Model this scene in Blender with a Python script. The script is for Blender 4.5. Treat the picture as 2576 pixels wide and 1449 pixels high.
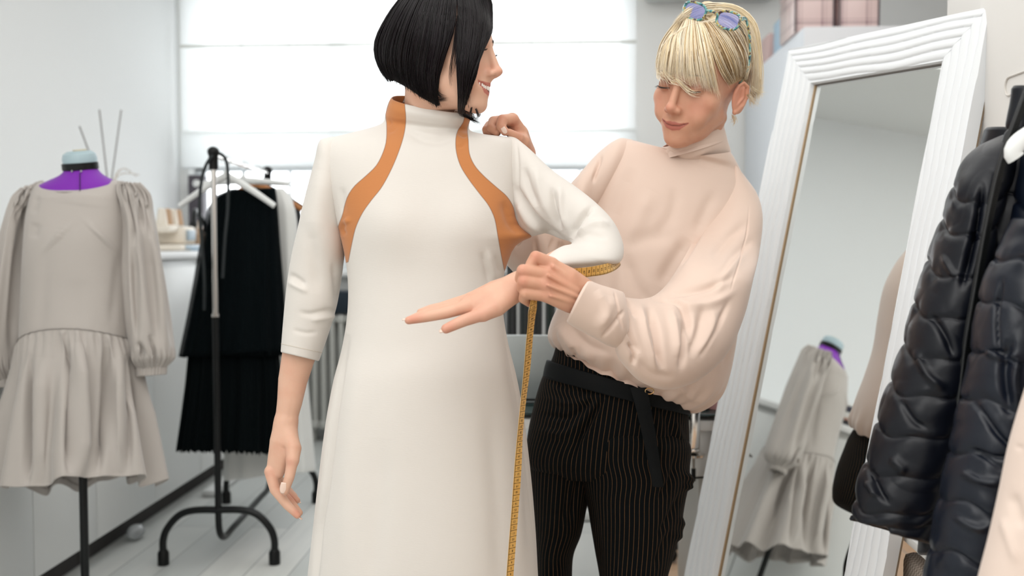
import bpy, bmesh, math, random
import numpy as np
from math import sin, cos, pi, radians, degrees, sqrt
from mathutils import Vector, Matrix
for _o in list(bpy.data.objects): bpy.data.objects.remove(_o)
SC = bpy.context.scene
COL = SC.collection
random.seed(7); RNG = np.random.default_rng(7)

# ------------------------------------------------------------------ camera
FPX = 2504.0; CXP = 1288.0; CYP = 724.5
YAW = radians(3.08); PIT = radians(2.73)
CF = np.array([-sin(YAW)*cos(PIT), cos(YAW)*cos(PIT), -sin(PIT)])
CR = np.array([cos(YAW), sin(YAW), 0.0]); CU = np.cross(CR, CF)
CAM = np.array([0.0, 0.0, 1.2])
cd = bpy.data.cameras.new('camera'); cam = bpy.data.objects.new('camera', cd); COL.objects.link(cam)
cam.matrix_world = Matrix(((CR[0], CU[0], -CF[0], CAM[0]), (CR[1], CU[1], -CF[1], CAM[1]), (CR[2], CU[2], -CF[2], CAM[2]), (0, 0, 0, 1)))
cd.sensor_width = 36.0; cd.lens = 36.0*FPX/2576.0; cd.clip_start = 0.05
cd.dof.use_dof = True; cd.dof.focus_distance = 1.88; cd.dof.aperture_fstop = 2.8
SC.camera = cam
# ------------------------------------------------------------------ world, lights, exposure
wd = bpy.data.worlds.new('daylight'); SC.world = wd; wd.use_nodes = True
wn = wd.node_tree.nodes['Background']; wn.inputs[0].default_value = (0.93, 0.97, 1.0, 1); wn.inputs[1].default_value = 1.0
def area(name, loc, aim, sx, sy, power, col=(1, 1, 1)):
    l = bpy.data.lights.new(name, 'AREA'); l.shape = 'RECTANGLE'; l.size = sx; l.size_y = sy; l.energy = power; l.color = col
    o = bpy.data.objects.new(name, l); COL.objects.link(o); o.location = loc
    o.rotation_euler = (Vector(aim)-Vector(loc)).to_track_quat('-Z', 'Y').to_euler(); return o
area('key_area_light', (-2.0, -.9, 2.45), (0.15, 2.1, 1.15), 1.7, 1.5, 27, (1.0, 0.99, 0.97))  # added key light, upper left behind the camera; no window there
area('studio_fill_light', (0.6, -3.0, 1.7), (0.2, 2.2, 1.2), 3.6, 2.2, 12, (1.0, 0.985, 0.96))
area('ceiling_fill_light', (0.3, 2.8, 2.9), (0.3, 2.8, 0), 3.6, 5.0, 60, (1.0, 0.995, 0.98))  # added overhead fill that raises the ambient light; no fitting here
area('ceiling_fill_light', (-.7, 0.0, 2.9), (-.9, 0.2, 0), 2.2, 3.0, 50, (1.0, 0.995, 0.98))  # second added fill, brightens the left wall the mirror reflects
area('window_light', (-0.95, 6.9, 2.2), (-0.9, 3.0, 1.5), 3.2, 2.4, 60, (0.95, 0.98, 1.0))
SC.view_settings.view_transform = 'Standard'; SC.view_settings.look = 'None'
SC.view_settings.gamma = 1.0; SC.view_settings.use_curve_mapping = False
SC.view_settings.exposure = 0.17

# ------------------------------------------------------------------ projection helpers
def ray(px, py): return CF + CR*((px-CXP)/FPX) - CU*((py-CYP)/FPX)
def P(px, py, t): return CAM + ray(px, py)*t
def hit(px, py, ax, val):
    r = ray(px, py); return CAM + r*(val-CAM[ax])/r[ax]
def proj(V):
    d = np.asarray(V)-CAM; t = d@CF
    return CXP+FPX*(d@CR)/t, CYP-FPX*(d@CU)/t, t

# ------------------------------------------------------------------ materials
def lin(h):
    if isinstance(h, str):
        h = h.lstrip('#'); c = [int(h[i:i+2], 16)/255 for i in (0, 2, 4)]
    else: c = list(h)
    return tuple(((x/12.92) if x <= .04045 else ((x+.055)/1.055)**2.4) for x in c)+(1.0,)
class NT:
    def __init__(s, m): s.m = m; s.t = m.node_tree; s.n = s.t.nodes; s.b = s.n['Principled BSDF']
    def add(s, kind, **kw):
        n = s.n.new(kind)
        for k, v in kw.items():
            if k in n.inputs: n.inputs[k].default_value = v
            else: setattr(n, k, v)
        return n
    def link(s, a, b): s.t.links.new(a, b)
    def math(s, op, a, b=None, c=None):
        n = s.n.new('ShaderNodeMath'); n.operation = op
        for i, v in enumerate((a, b, c)):
            if v is None: continue
            if isinstance(v, (int, float)): n.inputs[i].default_value = v
            else: s.link(v, n.inputs[i])
        return n.outputs[0]
    def mix(s, f, a, b):
        n = s.n.new('ShaderNodeMix'); n.data_type = 'RGBA'
        for sock, v in ((n.inputs[0], f), (n.inputs[6], a), (n.inputs[7], b)):
            if isinstance(v, (int, float, tuple)): sock.default_value = v
            else: s.link(v, sock)
        return n.outputs[2]
def mat(name, col, rough=.6, metal=0., bump=None, sheen=0., sss=0., var=None, coat=0., spec=.5, alpha=1., trans=0., aniso=None):
    m = bpy.data.materials.new(name); m.use_nodes = True; k = NT(m); b = k.b
    c = lin(col); b.inputs['Base Color'].default_value = c
    b.inputs['Roughness'].default_value = rough; b.inputs['Metallic'].default_value = metal
    b.inputs['Specular IOR Level'].default_value = spec
    if sheen: b.inputs['Sheen Weight'].default_value = sheen; b.inputs['Sheen Roughness'].default_value = .4
    if coat: b.inputs['Coat Weight'].default_value = coat
    if sss: b.inputs['Subsurface Weight'].default_value = sss; b.inputs['Subsurface Scale'].default_value = .006; b.inputs['Subsurface Radius'].default_value = (1, .35, .2)
    if alpha < 1: b.inputs['Alpha'].default_value = alpha
    if trans: b.inputs['Transmission Weight'].default_value = trans
    tc = None
    if bump or var: tc = k.add('ShaderNodeTexCoord').outputs['Object']
    if var:   # (scale, other colour, amount)
        n = k.add('ShaderNodeTexNoise', Scale=var[0], Detail=4.0); k.link(tc, n.inputs['Vector'])
        f = k.math('MULTIPLY', n.outputs[0], var[2])
        k.link(k.mix(f, c, lin(var[1])), b.inputs['Base Color'])
    if bump:  # (scale, strength, distance)
        n = k.add('ShaderNodeTexNoise', Scale=bump[0], Detail=3.0); k.link(tc, n.inputs['Vector'])
        bp = k.add('ShaderNodeBump', Strength=bump[1], Distance=bump[2]); k.link(n.outputs[0], bp.inputs['Height']); k.link(bp.outputs[0], b.inputs['Normal'])
    return m

# ------------------------------------------------------------------ objects
def wloc(o):
    p = Vector((0, 0, 0))
    while o is not None: p += Vector(o.location); o = o.parent
    return np.array(p)
def tag(o, label=None, cat=None, group=None, kind=None):
    for k, v in (('label', label), ('category', cat), ('group', group), ('kind', kind)):
        if v: o[k] = v
    return o
def thing(name, loc, label, cat, group=None):
    o = bpy.data.objects.new(name, None); COL.objects.link(o); o.location = tuple(loc); o.empty_display_size = .05
    return tag(o, label, cat, group)
def mesh(name, V, Fc, m, parent=None, smooth=True, uv=None, attrs=None, cols=None, mats=None, fm=None, sharp=None):
    V = np.asarray(V, dtype=float).reshape(-1, 3)
    me = bpy.data.meshes.new(name)
    if parent is not None: V = V-wloc(parent)
    o = bpy.data.objects.new(name, me)
    if parent is None:
        c = (V.min(0)+V.max(0))/2; c[2] = V[:, 2].min(); V = V-c; o.location = tuple(c)
    if isinstance(Fc, np.ndarray): Fc = Fc.tolist()
    me.from_pydata(V.tolist(), [], Fc)
    for mm in ([m] if mats is None else mats): me.materials.append(mm)
    if fm is not None: me.polygons.foreach_set('material_index', np.asarray(fm, dtype=np.int32))
    if smooth: me.polygons.foreach_set('use_smooth', [True]*len(me.polygons))
    if uv is not None:
        l = me.uv_layers.new(name='UVMap'); idx = np.empty(len(me.loops), dtype=np.int32); me.loops.foreach_get('vertex_index', idx)
        l.data.foreach_set('uv', np.asarray(uv)[idx].astype(np.float32).ravel())
    for k, a in (attrs or {}).items():
        at = me.attributes.new(k, 'FLOAT', 'POINT'); at.data.foreach_set('value', np.asarray(a, dtype=np.float32))
    if cols is not None:
        at = me.attributes.new('Col', 'FLOAT_COLOR', 'POINT'); at.data.foreach_set('color', np.asarray(cols, dtype=np.float32).ravel())
    me.update()
    COL.objects.link(o)
    if parent is not None: o.parent = parent
    if sharp: me.set_sharp_from_angle(angle=radians(sharp))
    return o
class MB:
    """collects shapes that belong to one part"""
    def __init__(s): s.V = []; s.F = []; s.n = 0; s.M = []; s.mi = 0
    def add(s, V, Fc):
        V = np.asarray(V, float).reshape(-1, 3); s.V.append(V)
        for f in Fc: s.F.append([int(i)+s.n for i in f]); s.M.append(s.mi)
        s.n += len(V); return s
    def box(s, lo, hi, bev=0.0, R=None, org=None):
        lo = np.minimum(lo, hi).astype(float); hi2 = np.maximum(lo, hi).astype(float)
        lo = np.asarray(lo); c = (lo+hi2)/2; h = (hi2-lo)/2
        bm = bmesh.new(); bmesh.ops.create_cube(bm, size=2.0)
        for v in bm.verts: v.co = Vector((v.co.x*h[0], v.co.y*h[1], v.co.z*h[2]))
        if bev: bmesh.ops.bevel(bm, geom=list(bm.edges), offset=min(bev, h.min()*.9), segments=2, affect='EDGES', profile=.5)
        bm.verts.index_update(); V = np.array([v.co[:] for v in bm.verts])+c; Fc = [[v.index for v in f.verts] for f in bm.faces]; bm.free()
        if R is not None: o = np.zeros(3) if org is None else np.asarray(org); V = (V-o)@np.asarray(R).T+o
        return s.add(V, Fc)
    def tube(s, pts, r, seg=12, cap=True, flat=None):
        V, Fc = tube_mesh(pts, r, seg, cap, flat); return s.add(V, Fc)
    def lathe(s, prof, c, seg=32, axis=(0, 0, 1), sx=1, sy=1):
        a = np.asarray(axis, float); a /= np.linalg.norm(a)
        x = np.cross(a, (0, 1, 0) if abs(a[1]) < .9 else (1, 0, 0)); x /= np.linalg.norm(x); y = np.cross(a, x)
        th = np.linspace(0, 2*pi, seg, endpoint=False); V = []
        for r, z in prof:
            V.append(np.asarray(c)+np.outer(np.cos(th)*r*sx, x)+np.outer(np.sin(th)*r*sy, y)+a*z)
        n = len(prof); Fc = []
        for i in range(n-1):
            for j in range(seg):
                k = (j+1) % seg; Fc.append([i*seg+j, i*seg+k, (i+1)*seg+k, (i+1)*seg+j])
        if prof[0][0] > 1e-6: Fc.append(list(range(seg))[::-1])
        if prof[-1][0] > 1e-6: Fc.append([(n-1)*seg+j for j in range(seg)])
        return s.add(np.concatenate(V), Fc)
    def ball(s, c, r, seg=20):
        r = np.ones(3)*r; th = np.linspace(0, pi, seg//2+1); V = []; Fc = []
        for t in th:
            for p in np.linspace(0, 2*pi, seg, endpoint=False): V.append([c[0]+r[0]*sin(t)*cos(p), c[1]+r[1]*sin(t)*sin(p), c[2]+r[2]*cos(t)])
        for i in range(len(th)-1):
            for j in range(seg): k = (j+1) % seg; Fc.append([i*seg+j, (i+1)*seg+j, (i+1)*seg+k, i*seg+k])
        return s.add(V, Fc)
    def build(s, name, m, parent=None, smooth=True, sharp=35, mats=None, **kw):
        return mesh(name, np.concatenate(s.V), s.F, m, parent, smooth, sharp=sharp if smooth else None, mats=mats, fm=s.M if mats else None, **kw)
def catmull(K, n, closed=False):
    K = np.asarray(K, float); m = len(K)
    if m == 2 and not closed: return K[0]+(K[1]-K[0])*np.linspace(0, 1, n)[:, None]
    d = np.linalg.norm(np.diff(K[:, :3], axis=0), axis=1)+1e-9; s = np.concatenate([[0], np.cumsum(d)]); s /= s[-1]
    # centripetal-like hermite on chord parameter
    T = np.zeros_like(K)
    for i in range(m):
        a, b = max(i-1, 0), min(i+1, m-1); T[i] = (K[b]-K[a])/(s[b]-s[a])
    u = np.linspace(0, 1, n); idx = np.clip(np.searchsorted(s, u, side='right')-1, 0, m-2)
    h = s[idx+1]-s[idx]; x = ((u-s[idx])/h)[:, None]; h = h[:, None]
    return (2*x**3-3*x**2+1)*K[idx]+(x**3-2*x**2+x)*h*T[idx]+(-2*x**3+3*x**2)*K[idx+1]+(x**3-x**2)*h*T[idx+1]
def frames(Pp):
    Pp = np.asarray(Pp, float); T = np.gradient(Pp, axis=0); T /= np.linalg.norm(T, axis=1)[:, None]+1e-12
    a = np.array([0, 0, 1.]) if abs(T[0][2]) < .9 else np.array([0, 1., 0]); X = np.zeros_like(Pp)
    x = a-T[0]*(a@T[0]); X[0] = x/np.linalg.norm(x)
    for i in range(1, len(Pp)):
        x = X[i-1]-T[i]*(X[i-1]@T[i]); X[i] = x/np.linalg.norm(x)
    return T, X, np.cross(T, X)
def tube_mesh(pts, r, seg=12, cap=True, flat=None):
    Pp = np.asarray(pts, float); T, X, Y = frames(Pp); r = np.broadcast_to(np.asarray(r, float), (len(Pp),))
    th = np.linspace(0, 2*pi, seg, endpoint=False); f = 1 if flat is None else flat
    V = (Pp[:, None]+(np.cos(th)[None, :, None]*X[:, None]+f*np.sin(th)[None, :, None]*Y[:, None])*r[:, None, None]).reshape(-1, 3)
    Fc = grid_faces(len(Pp), seg, True)
    if cap: Fc += [list(range(seg))[::-1], [(len(Pp)-1)*seg+j for j in range(seg)]]
    return V, Fc
def grid_faces(n, m, wrap):
    Fc = []
    for i in range(n-1):
        for j in range(m if wrap else m-1):
            k = (j+1) % m; Fc.append([i*m+j, i*m+k, (i+1)*m+k, (i+1)*m+j])
    return Fc
def gnormals(G, wrap=True):
    du = np.gradient(G, axis=0)
    dv = (np.roll(G, -1, 1)-np.roll(G, 1, 1)) if wrap else np.gradient(G, axis=1)
    n = np.cross(dv, du); return n/(np.linalg.norm(n, axis=2)[:, :, None]+1e-12)
def ring_loft(rows, n, seg, power=2.0, back=1.0):
    """rows of (lx,ly,rx,ry,tl,tr,thickness,tilt[,power]) silhouette pairs -> grid n x seg x 3, angle array"""
    R = []
    for r in rows:
        r = list(r)
        while len(r) < 8: r.append(0.)
        if len(r) < 9: r.append(power)
        L = P(r[0], r[1], r[4]); Rr = P(r[2], r[3], r[5]); R.append(list((L+Rr)/2)+list((Rr-L)/2)+[r[6], r[7], r[8]])
    K = catmull(np.array(R), n); C = K[:, :3]; A = K[:, 3:6]; th = K[:, 6]; tl = K[:, 7]; pw = K[:, 8]
    vd = C-CAM; vd /= np.linalg.norm(vd, axis=1)[:, None]
    Ah = A/np.linalg.norm(A, axis=1)[:, None]; B = vd-(vd*Ah).sum(1)[:, None]*Ah; B /= np.linalg.norm(B, axis=1)[:, None]
    B = B+np.array([0, 0, 1.])*tl[:, None]
    a = np.linspace(0, 2*pi, seg, endpoint=False); ca, sa = np.cos(a), np.sin(a)
    e = (2/pw)[:, None]
    cx = np.sign(ca)[None]*np.abs(ca)[None]**e; sx = np.sign(sa)[None]*np.abs(sa)[None]**e
    sx = np.where(sx > 0, sx*back, sx)
    return C[:, None]+cx[:, :, None]*A[:, None]+sx[:, :, None]*(B*th[:, None])[:, None], a
def polydist(px, py, pts):
    pts = np.asarray(pts, float); best = np.full(px.shape, 1e9); u = np.zeros(px.shape); sd = np.zeros(px.shape)
    L = np.concatenate([[0], np.cumsum(np.linalg.norm(np.diff(pts[:, :2], axis=0), axis=1))]); 
    for i in range(len(pts)-1):
        a, b = pts[i, :2], pts[i+1, :2]; ab = b-a; q = ((px-a[0])*ab[0]+(py-a[1])*ab[1])/(ab@ab+1e-9); q = np.clip(q, 0, 1)
        dx = px-(a[0]+q*ab[0]); dy = py-(a[1]+q*ab[1]); d = np.hypot(dx, dy); s = np.sign(ab[0]*(py-a[1])-ab[1]*(px-a[0]))
        m = d < best; best = np.where(m, d, best); u = np.where(m, (L[i]+q*(L[i+1]-L[i]))/L[-1], u); sd = np.where(m, s, sd)
    return best, u, sd
def sculpt(G, strokes, N=None, wrap=True, facing=True):
    """push cloth along its normal by strokes (points, width, amount mm[, side sharpness])"""
    sh = G.shape; V = G.reshape(-1, 3).copy()
    N = ((outward(G) if wrap else gnormals(G, False)) if N is None else N).reshape(-1, 3)
    vd = V-CAM; vd /= np.linalg.norm(vd, axis=1)[:, None]
    fc = -(N*vd).sum(1)
    if fc.reshape(sh[:2] if len(sh) == 3 else -1).mean() is None: pass
    w = np.clip(fc*7, 0, 1) if facing else np.ones(len(V))
    px, py, t = proj(V); D = np.zeros(len(V))
    for st in strokes:
        pts, wd_, am = st[0], st[1], st[2]; asym = st[3] if len(st) > 3 else 0
        pts = np.asarray(pts, float)
        if len(pts) > 2: pts = catmull(pts, max(8, len(pts)*5))
        d, u, s = polydist(px, py, pts); taper = np.clip(np.sin(np.clip(u, 0.0, 1)*pi)*1.3+.12, 0, 1) if np.abs(pts[0]-pts[-1]).sum() > 5 else 1.0
        ww = wd_*np.where(s > 0, 1+asym, 1-asym) if asym else wd_
        D += am*.001*np.exp(-(d/ww)**2)*taper
    V += N*(D*w)[:, None]; return V.reshape(sh)
def outward(G):
    """flip test for grid normals of a closed ring loft"""
    N = gnormals(G); C = G.mean(1, keepdims=True); return N if ((G-C)*N).sum() > 0 else -N
def cloth(name, G, m, parent, hem0=0., hem1=0., thick=.0025, wrap=True, uvc=None, attrs=None, extra=None, **kw):
    """grid -> mesh with turned-in hems at its ends"""
    N = outward(G) if wrap else gnormals(G, False)
    rows = [G[i] for i in range(len(G))]; vs = list(np.concatenate([[0], np.cumsum(np.linalg.norm(np.diff(G, axis=0), axis=2).mean(1))]))
    src = list(range(len(G)))
    def turn(end, depth):
        i = 0 if end == 0 else len(G)-1; d = G[1]-G[0] if end == 0 else G[-2]-G[-1]; d /= np.linalg.norm(d, axis=1)[:, None]+1e-9
        out = []
        for k, (f, g) in enumerate(((-.4, .35), (-.4, .75), (0.1, 1.0), (.5, 1.), (1., 1.))):
            out.append(G[i]+d*(depth*f if k > 2 else thick*f*2)-N[i]*thick*g*1.2)
        return out
    if hem0:
        rr = turn(0, hem0); rows = rr[::-1]+rows; vs = [vs[0]]*5+vs; src = [0]*5+src
    if hem1:
        rr = turn(1, hem1); rows = rows+rr; vs = vs+[vs[-1]]*5; src = src+[src[-1]]*5
    n, mm = len(rows), G.shape[1]; V = np.concatenate(rows)
    per = np.concatenate([np.zeros((len(G), 1)), np.cumsum(np.linalg.norm(np.diff(G, axis=1), axis=2), axis=1)], axis=1)
    if uvc is not None:
        full = np.concatenate([per, per[:, -1:]+np.linalg.norm(G[:, 0]-G[:, -1], axis=1)[:, None]], axis=1); c0 = int(G.shape[1]*uvc); per = per-per[:, c0:c0+1]; tot = full[:, -1:]; per = np.where(per < -tot*.5, per+tot, per)
    U = np.array([per[s] for s in src]); uv = np.stack([U, np.repeat(np.array(vs)[:, None], mm, 1)], -1).reshape(-1, 2)
    at = None
    if attrs: at = {k: np.concatenate([a[s] for s in src]) for k, a in attrs.items()}
    return mesh(name, V, grid_faces(n, mm, wrap), m, parent, True, uv=uv, attrs=at, **kw)

# ------------------------------------------------------------------ implicit bodies
class SDF:
    def __init__(s, lo, hi, h):
        s.lo = np.asarray(lo, float); s.h = h; s.n = np.ceil((np.asarray(hi)-s.lo)/h).astype(int)+1
        s.D = np.full(s.n, .05, dtype=np.float32); s.ax = [(s.lo[i]+np.arange(s.n[i])*h).astype(np.float32) for i in range(3)]
    def sub(s, lo, hi):
        a = np.clip(np.floor((np.asarray(lo)-s.lo)/s.h).astype(int), 0, s.n); b = np.clip(np.ceil((np.asarray(hi)-s.lo)/s.h).astype(int)+1, 0, s.n)
        sl = tuple(slice(a[i], b[i]) for i in range(3))
        return sl, s.ax[0][sl[0]][:, None, None], s.ax[1][sl[1]][None, :, None], s.ax[2][sl[2]][None, None, :]
    def put(s, sl, d, k, op='u'):
        A = s.D[sl]
        if A.size == 0: return
        if op == 'u':
            if k > 0: hh = np.maximum(k-np.abs(A-d), 0)/k; s.D[sl] = np.minimum(A, d)-hh*hh*k*.25
            else: s.D[sl] = np.minimum(A, d)
        elif op == 's':
            d = -d; hh = np.maximum(k-np.abs(A-d), 0)/k if k > 0 else 0; s.D[sl] = np.maximum(A, d)+hh*hh*k*.25
    def cone(s, a, b, ra, rb, k=.004, op='u', sq=None):
        a = np.asarray(a, float); b = np.asarray(b, float); m = max(ra, rb)+.03; lo = np.minimum(a, b)-m; hi = np.maximum(a, b)+m
        sl, x, y, z = s.sub(lo, hi); ab = b-a; L2 = float(ab@ab)+1e-12
        t = np.clip(((x-a[0])*ab[0]+(y-a[1])*ab[1]+(z-a[2])*ab[2])/L2, 0, 1)
        dx = x-(a[0]+t*ab[0]); dy = y-(a[1]+t*ab[1]); dz = z-(a[2]+t*ab[2])
        if sq is not None:  # squash along a direction
            n, f = np.asarray(sq[0], float), sq[1]; q = (dx*n[0]+dy*n[1]+dz*n[2])*(1/f-1)
            dx = dx+q*n[0]; dy = dy+q*n[1]; dz = dz+q*n[2]
            d = np.sqrt(dx*dx+dy*dy+dz*dz)-(ra+(rb-ra)*t); d = d*min(1.0, (1+f)/2)
        else: d = np.sqrt(dx*dx+dy*dy+dz*dz)-(ra+(rb-ra)*t)
        s.put(sl, d.astype(np.float32), k, op)
    def chain(s, pts, rs, k=.003, op='u', sq=None):
        """a limb of tapered segments, joined exactly, then blended once into the body"""
        if len(pts) == 2: return s.cone(pts[0], pts[1], rs[0], rs[1], k, op, sq)
        A = np.asarray(pts, float); m = max(rs)+.03; sl, x, y, z = s.sub(A.min(0)-m, A.max(0)+m); D = None
        for i in range(len(A)-1):
            a, b = A[i], A[i+1]; ab = b-a; t = np.clip(((x-a[0])*ab[0]+(y-a[1])*ab[1]+(z-a[2])*ab[2])/(ab@ab+1e-12), 0, 1)
            d = np.sqrt((x-(a[0]+t*ab[0]))**2+(y-(a[1]+t*ab[1]))**2+(z-(a[2]+t*ab[2]))**2)-(rs[i]+(rs[i+1]-rs[i])*t)
            D = d if D is None else np.minimum(D, d)
        s.put(sl, D.astype(np.float32), k, op)
    def ell(s, c, r, k=.01, R=None, op='u'):
        c = np.asarray(c, float); r = np.asarray(r, float); m = r.max()+.03
        sl, x, y, z = s.sub(c-m, c+m); x, y, z = x-c[0], y-c[1], z-c[2]
        if R is not None:
            R = np.asarray(R); x, y, z = (R[0, 0]*x+R[1, 0]*y+R[2, 0]*z), (R[0, 1]*x+R[1, 1]*y+R[2, 1]*z), (R[0, 2]*x+R[1, 2]*y+R[2, 2]*z)
        k0 = np.sqrt((x/r[0])**2+(y/r[1])**2+(z/r[2])**2); k1 = np.sqrt((x/r[0]**2)**2+(y/r[1]**2)**2+(z/r[2]**2)**2)+1e-9
        s.put(sl, (k0*(k0-1)/k1).astype(np.float32), k, op)
    def mesh(s, smooth=2):
        V, Fq = surface_nets(s.D, s.lo, s.h)
        if smooth: V = lap(V, Fq, smooth)
        return V, Fq
def surface_nets(D, lo, h):
    ins = D < 0; n = np.array(D.shape)
    c = [ins[i:n[0]-1+i, j:n[1]-1+j, k:n[2]-1+k] for i in (0, 1) for j in (0, 1) for k in (0, 1)]
    sm = sum(x.astype(np.int8) for x in c); act = (sm > 0) & (sm < 8)
    idx = np.full(act.shape, -1, dtype=np.int64); I = np.argwhere(act); idx[act] = np.arange(len(I))
    acc = np.zeros((len(I), 3)); cnt = np.zeros(len(I)); corners = [(i, j, k) for i in (0, 1) for j in (0, 1) for k in (0, 1)]
    for a in range(8):
        for b in range(a+1, 8):
            ca, cb = np.array(corners[a]), np.array(corners[b])
            if np.abs(ca-cb).sum() != 1: continue
            va = D[I[:, 0]+ca[0], I[:, 1]+ca[1], I[:, 2]+ca[2]].astype(float); vb = D[I[:, 0]+cb[0], I[:, 1]+cb[1], I[:, 2]+cb[2]].astype(float)
            m = (va < 0) != (vb < 0); t = np.where(m, va/(va-vb+1e-20), 0)
            acc += np.where(m[:, None], ca+(cb-ca)*t[:, None], 0); cnt += m
    V = lo+(I+acc/cnt[:, None])*h
    Fs = []
    for ax in range(3):
        o1, o2 = (ax+1) % 3, (ax+2) % 3
        s1 = [slice(None)]*3; s1[ax] = slice(0, n[ax]-1); s2 = [slice(None)]*3; s2[ax] = slice(1, n[ax])
        ch = ins[tuple(s1)] != ins[tuple(s2)]; E = np.argwhere(ch); ok = (E[:, o1] > 0) & (E[:, o2] > 0) & (E[:, o1] < n[o1]-1) & (E[:, o2] < n[o2]-1); E = E[ok]
        fl = ins[tuple(s1)][E[:, 0], E[:, 1], E[:, 2]]
        q = []
        for a, b in ((0, 0), (1, 0), (1, 1), (0, 1)):
            e = E.copy(); e[:, o1] -= 1-a; e[:, o2] -= 1-b; q.append(idx[e[:, 0], e[:, 1], e[:, 2]])
        q = np.stack(q, 1); q[~fl] = q[~fl][:, ::-1]; Fs.append(q)
    return V, np.concatenate(Fs)
def lap(V, Fq, it=2, lam=.5):
    V = V.copy(); a = np.concatenate([Fq[:, 0], Fq[:, 1], Fq[:, 2], Fq[:, 3]]); b = np.concatenate([Fq[:, 1], Fq[:, 2], Fq[:, 3], Fq[:, 0]])
    cnt = np.bincount(a, minlength=len(V))+np.bincount(b, minlength=len(V))
    for _ in range(it):
        S = np.zeros_like(V)
        for k in range(3): S[:, k] = np.bincount(a, V[b, k], len(V))+np.bincount(b, V[a, k], len(V))
        V += lam*(S/np.maximum(cnt, 1)[:, None]-V)
    return V
def vnormals(V, Fq):
    fn = np.cross(V[Fq[:, 2]]-V[Fq[:, 0]], V[Fq[:, 3]]-V[Fq[:, 1]]); N = np.zeros_like(V)
    for j in range(4):
        for k in range(3): N[:, k] += np.bincount(Fq[:, j], fn[:, k], len(V))
    return N/(np.linalg.norm(N, axis=1)[:, None]+1e-12)

def wav(V, sc, seed=0, n=7, an=(1, 1, 1)):
    """smooth pseudo noise about -1..1 from random plane waves"""
    r = np.random.default_rng(seed); V = np.asarray(V).reshape(-1, 3)*np.asarray(an); out = np.zeros(len(V))
    for i in range(n):
        d = r.normal(size=3); d /= np.linalg.norm(d); q = sc*r.uniform(.6, 1.8)
        out += np.sin(V@d*q*2*pi+r.uniform(0, 6.28)+1.3*np.sin(V@r.normal(size=3)*q*2.0))
    return out/n*1.6
def fill_thin(G, t=.002): return G
# ================================================================== setting
def struct(o): o['kind'] = 'structure'; return o
M = {}
M['wall'] = mat('wall_paint', '#eef0f0', .85, bump=(220, .06, .001))
M['wallback'] = mat('wall_paint_grey', '#ecedeb', .85, bump=(220, .06, .001))
M['wallwarm'] = mat('wall_paint_warm', '#eae7e3', .7, bump=(180, .05, .001))
M['ceil'] = mat('ceiling_paint', '#e6e6e3', .9)
M['white'] = mat('white_lacquer', '#e9ebea', .35, var=(3, '#e2e4e3', .5))
M['whitecool'] = mat('white_cool_lacquer', '#dde2e8', .45)
M['black'] = mat('black_plastic', '#060809', .4, spec=.3)
M['blacktube'] = mat('black_powder_coat', '#05090b', .36, bump=(300, .1, .0005), spec=.35)
M['chrome'] = mat('chrome', '#d9d6d2', .16, 1.0)
M['steel'] = mat('brushed_steel', '#a9abad', .3, 1.0)
M['dark'] = mat('dark_plinth_board', '#33302f', .7)  # dark board colour of the cabinet plinths
def plank_mat(name, c1, c2, sx, sy, rough=.45):
    m = bpy.data.materials.new(name); m.use_nodes = True; k = NT(m)
    tc = k.add('ShaderNodeTexCoord').outputs['Object']; mp = k.add('ShaderNodeMapping'); k.link(tc, mp.inputs[0]); mp.inputs['Rotation'].default_value = (0, 0, pi/2)
    br = k.add('ShaderNodeTexBrick', offset=.37, squash=1.0); br.inputs['Scale'].default_value = 1; br.inputs['Brick Width'].default_value = sx; br.inputs['Row Height'].default_value = sy
    br.inputs['Mortar Size'].default_value = .0022; br.inputs['Color1'].default_value = lin(c1); br.inputs['Color2'].default_value = lin(c2); br.inputs['Mortar'].default_value = lin('#8f9291')
    k.link(mp.outputs[0], br.inputs[0])
    n = k.add('ShaderNodeTexNoise', Scale=3.0, Detail=6.0); m2 = k.add('ShaderNodeMapping'); m2.inputs['Scale'].default_value = (9, .7, 1); k.link(tc, m2.inputs[0]); k.link(m2.outputs[0], n.inputs[0])
    f = k.math('MULTIPLY', k.math('SUBTRACT', n.outputs[0], .35), 1.1)
    k.link(k.mix(f, br.outputs[0], lin(c2)), k.b.inputs['Base Color']); k.b.inputs['Roughness'].default_value = rough
    bp = k.add('ShaderNodeBump', Strength=.3, Distance=.001); k.link(n.outputs[0], bp.inputs['Height']); k.link(bp.outputs[0], k.b.inputs['Normal'])
    return m
M['floor'] = plank_mat('whitewashed_planks', '#d9dad6', '#bfc3c1', 1.3, .16)
M['oak'] = plank_mat('oak_planks', '#d8b99c', '#c9a583', 1.2, .14)
XL = -2.36; YB = 6.0; ZC = 2.95; XW = .95
b = MB(); b.box((XL-.1, -3.2, -.1), (.16, YB+.1, 0)); struct(b.build('floor', M['floor'], smooth=False))
b = MB(); b.box((.16, -3.2, -.1), (3.3, YB+.1, 0)); struct(b.build('floor_oak', M['oak'], smooth=False))
b = MB(); b.box((XL-.1, -3.2, ZC), (3.3, YB+.1, ZC+.1)); struct(b.build('ceiling', M['ceil'], smooth=False))
b = MB(); b.box((XL-.12, -3.2, 0), (XL, YB+.1, ZC)); struct(b.build('wall_left', M['wall'], smooth=False))
WX0, WX1, WZ0, WZ1 = -2.30, .39, 1.02, 2.78
b = MB()
b.box((XL, YB, 0), (WX0, YB+.22, ZC)); b.box((WX1, YB, 0), (3.3, YB+.22, ZC)); b.box((WX0, YB, 0), (WX1, YB+.22, WZ0)); b.box((WX0, YB, WZ1), (WX1, YB+.22, ZC))
struct(b.build('wall_back', M['wallback'], smooth=False))
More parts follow.
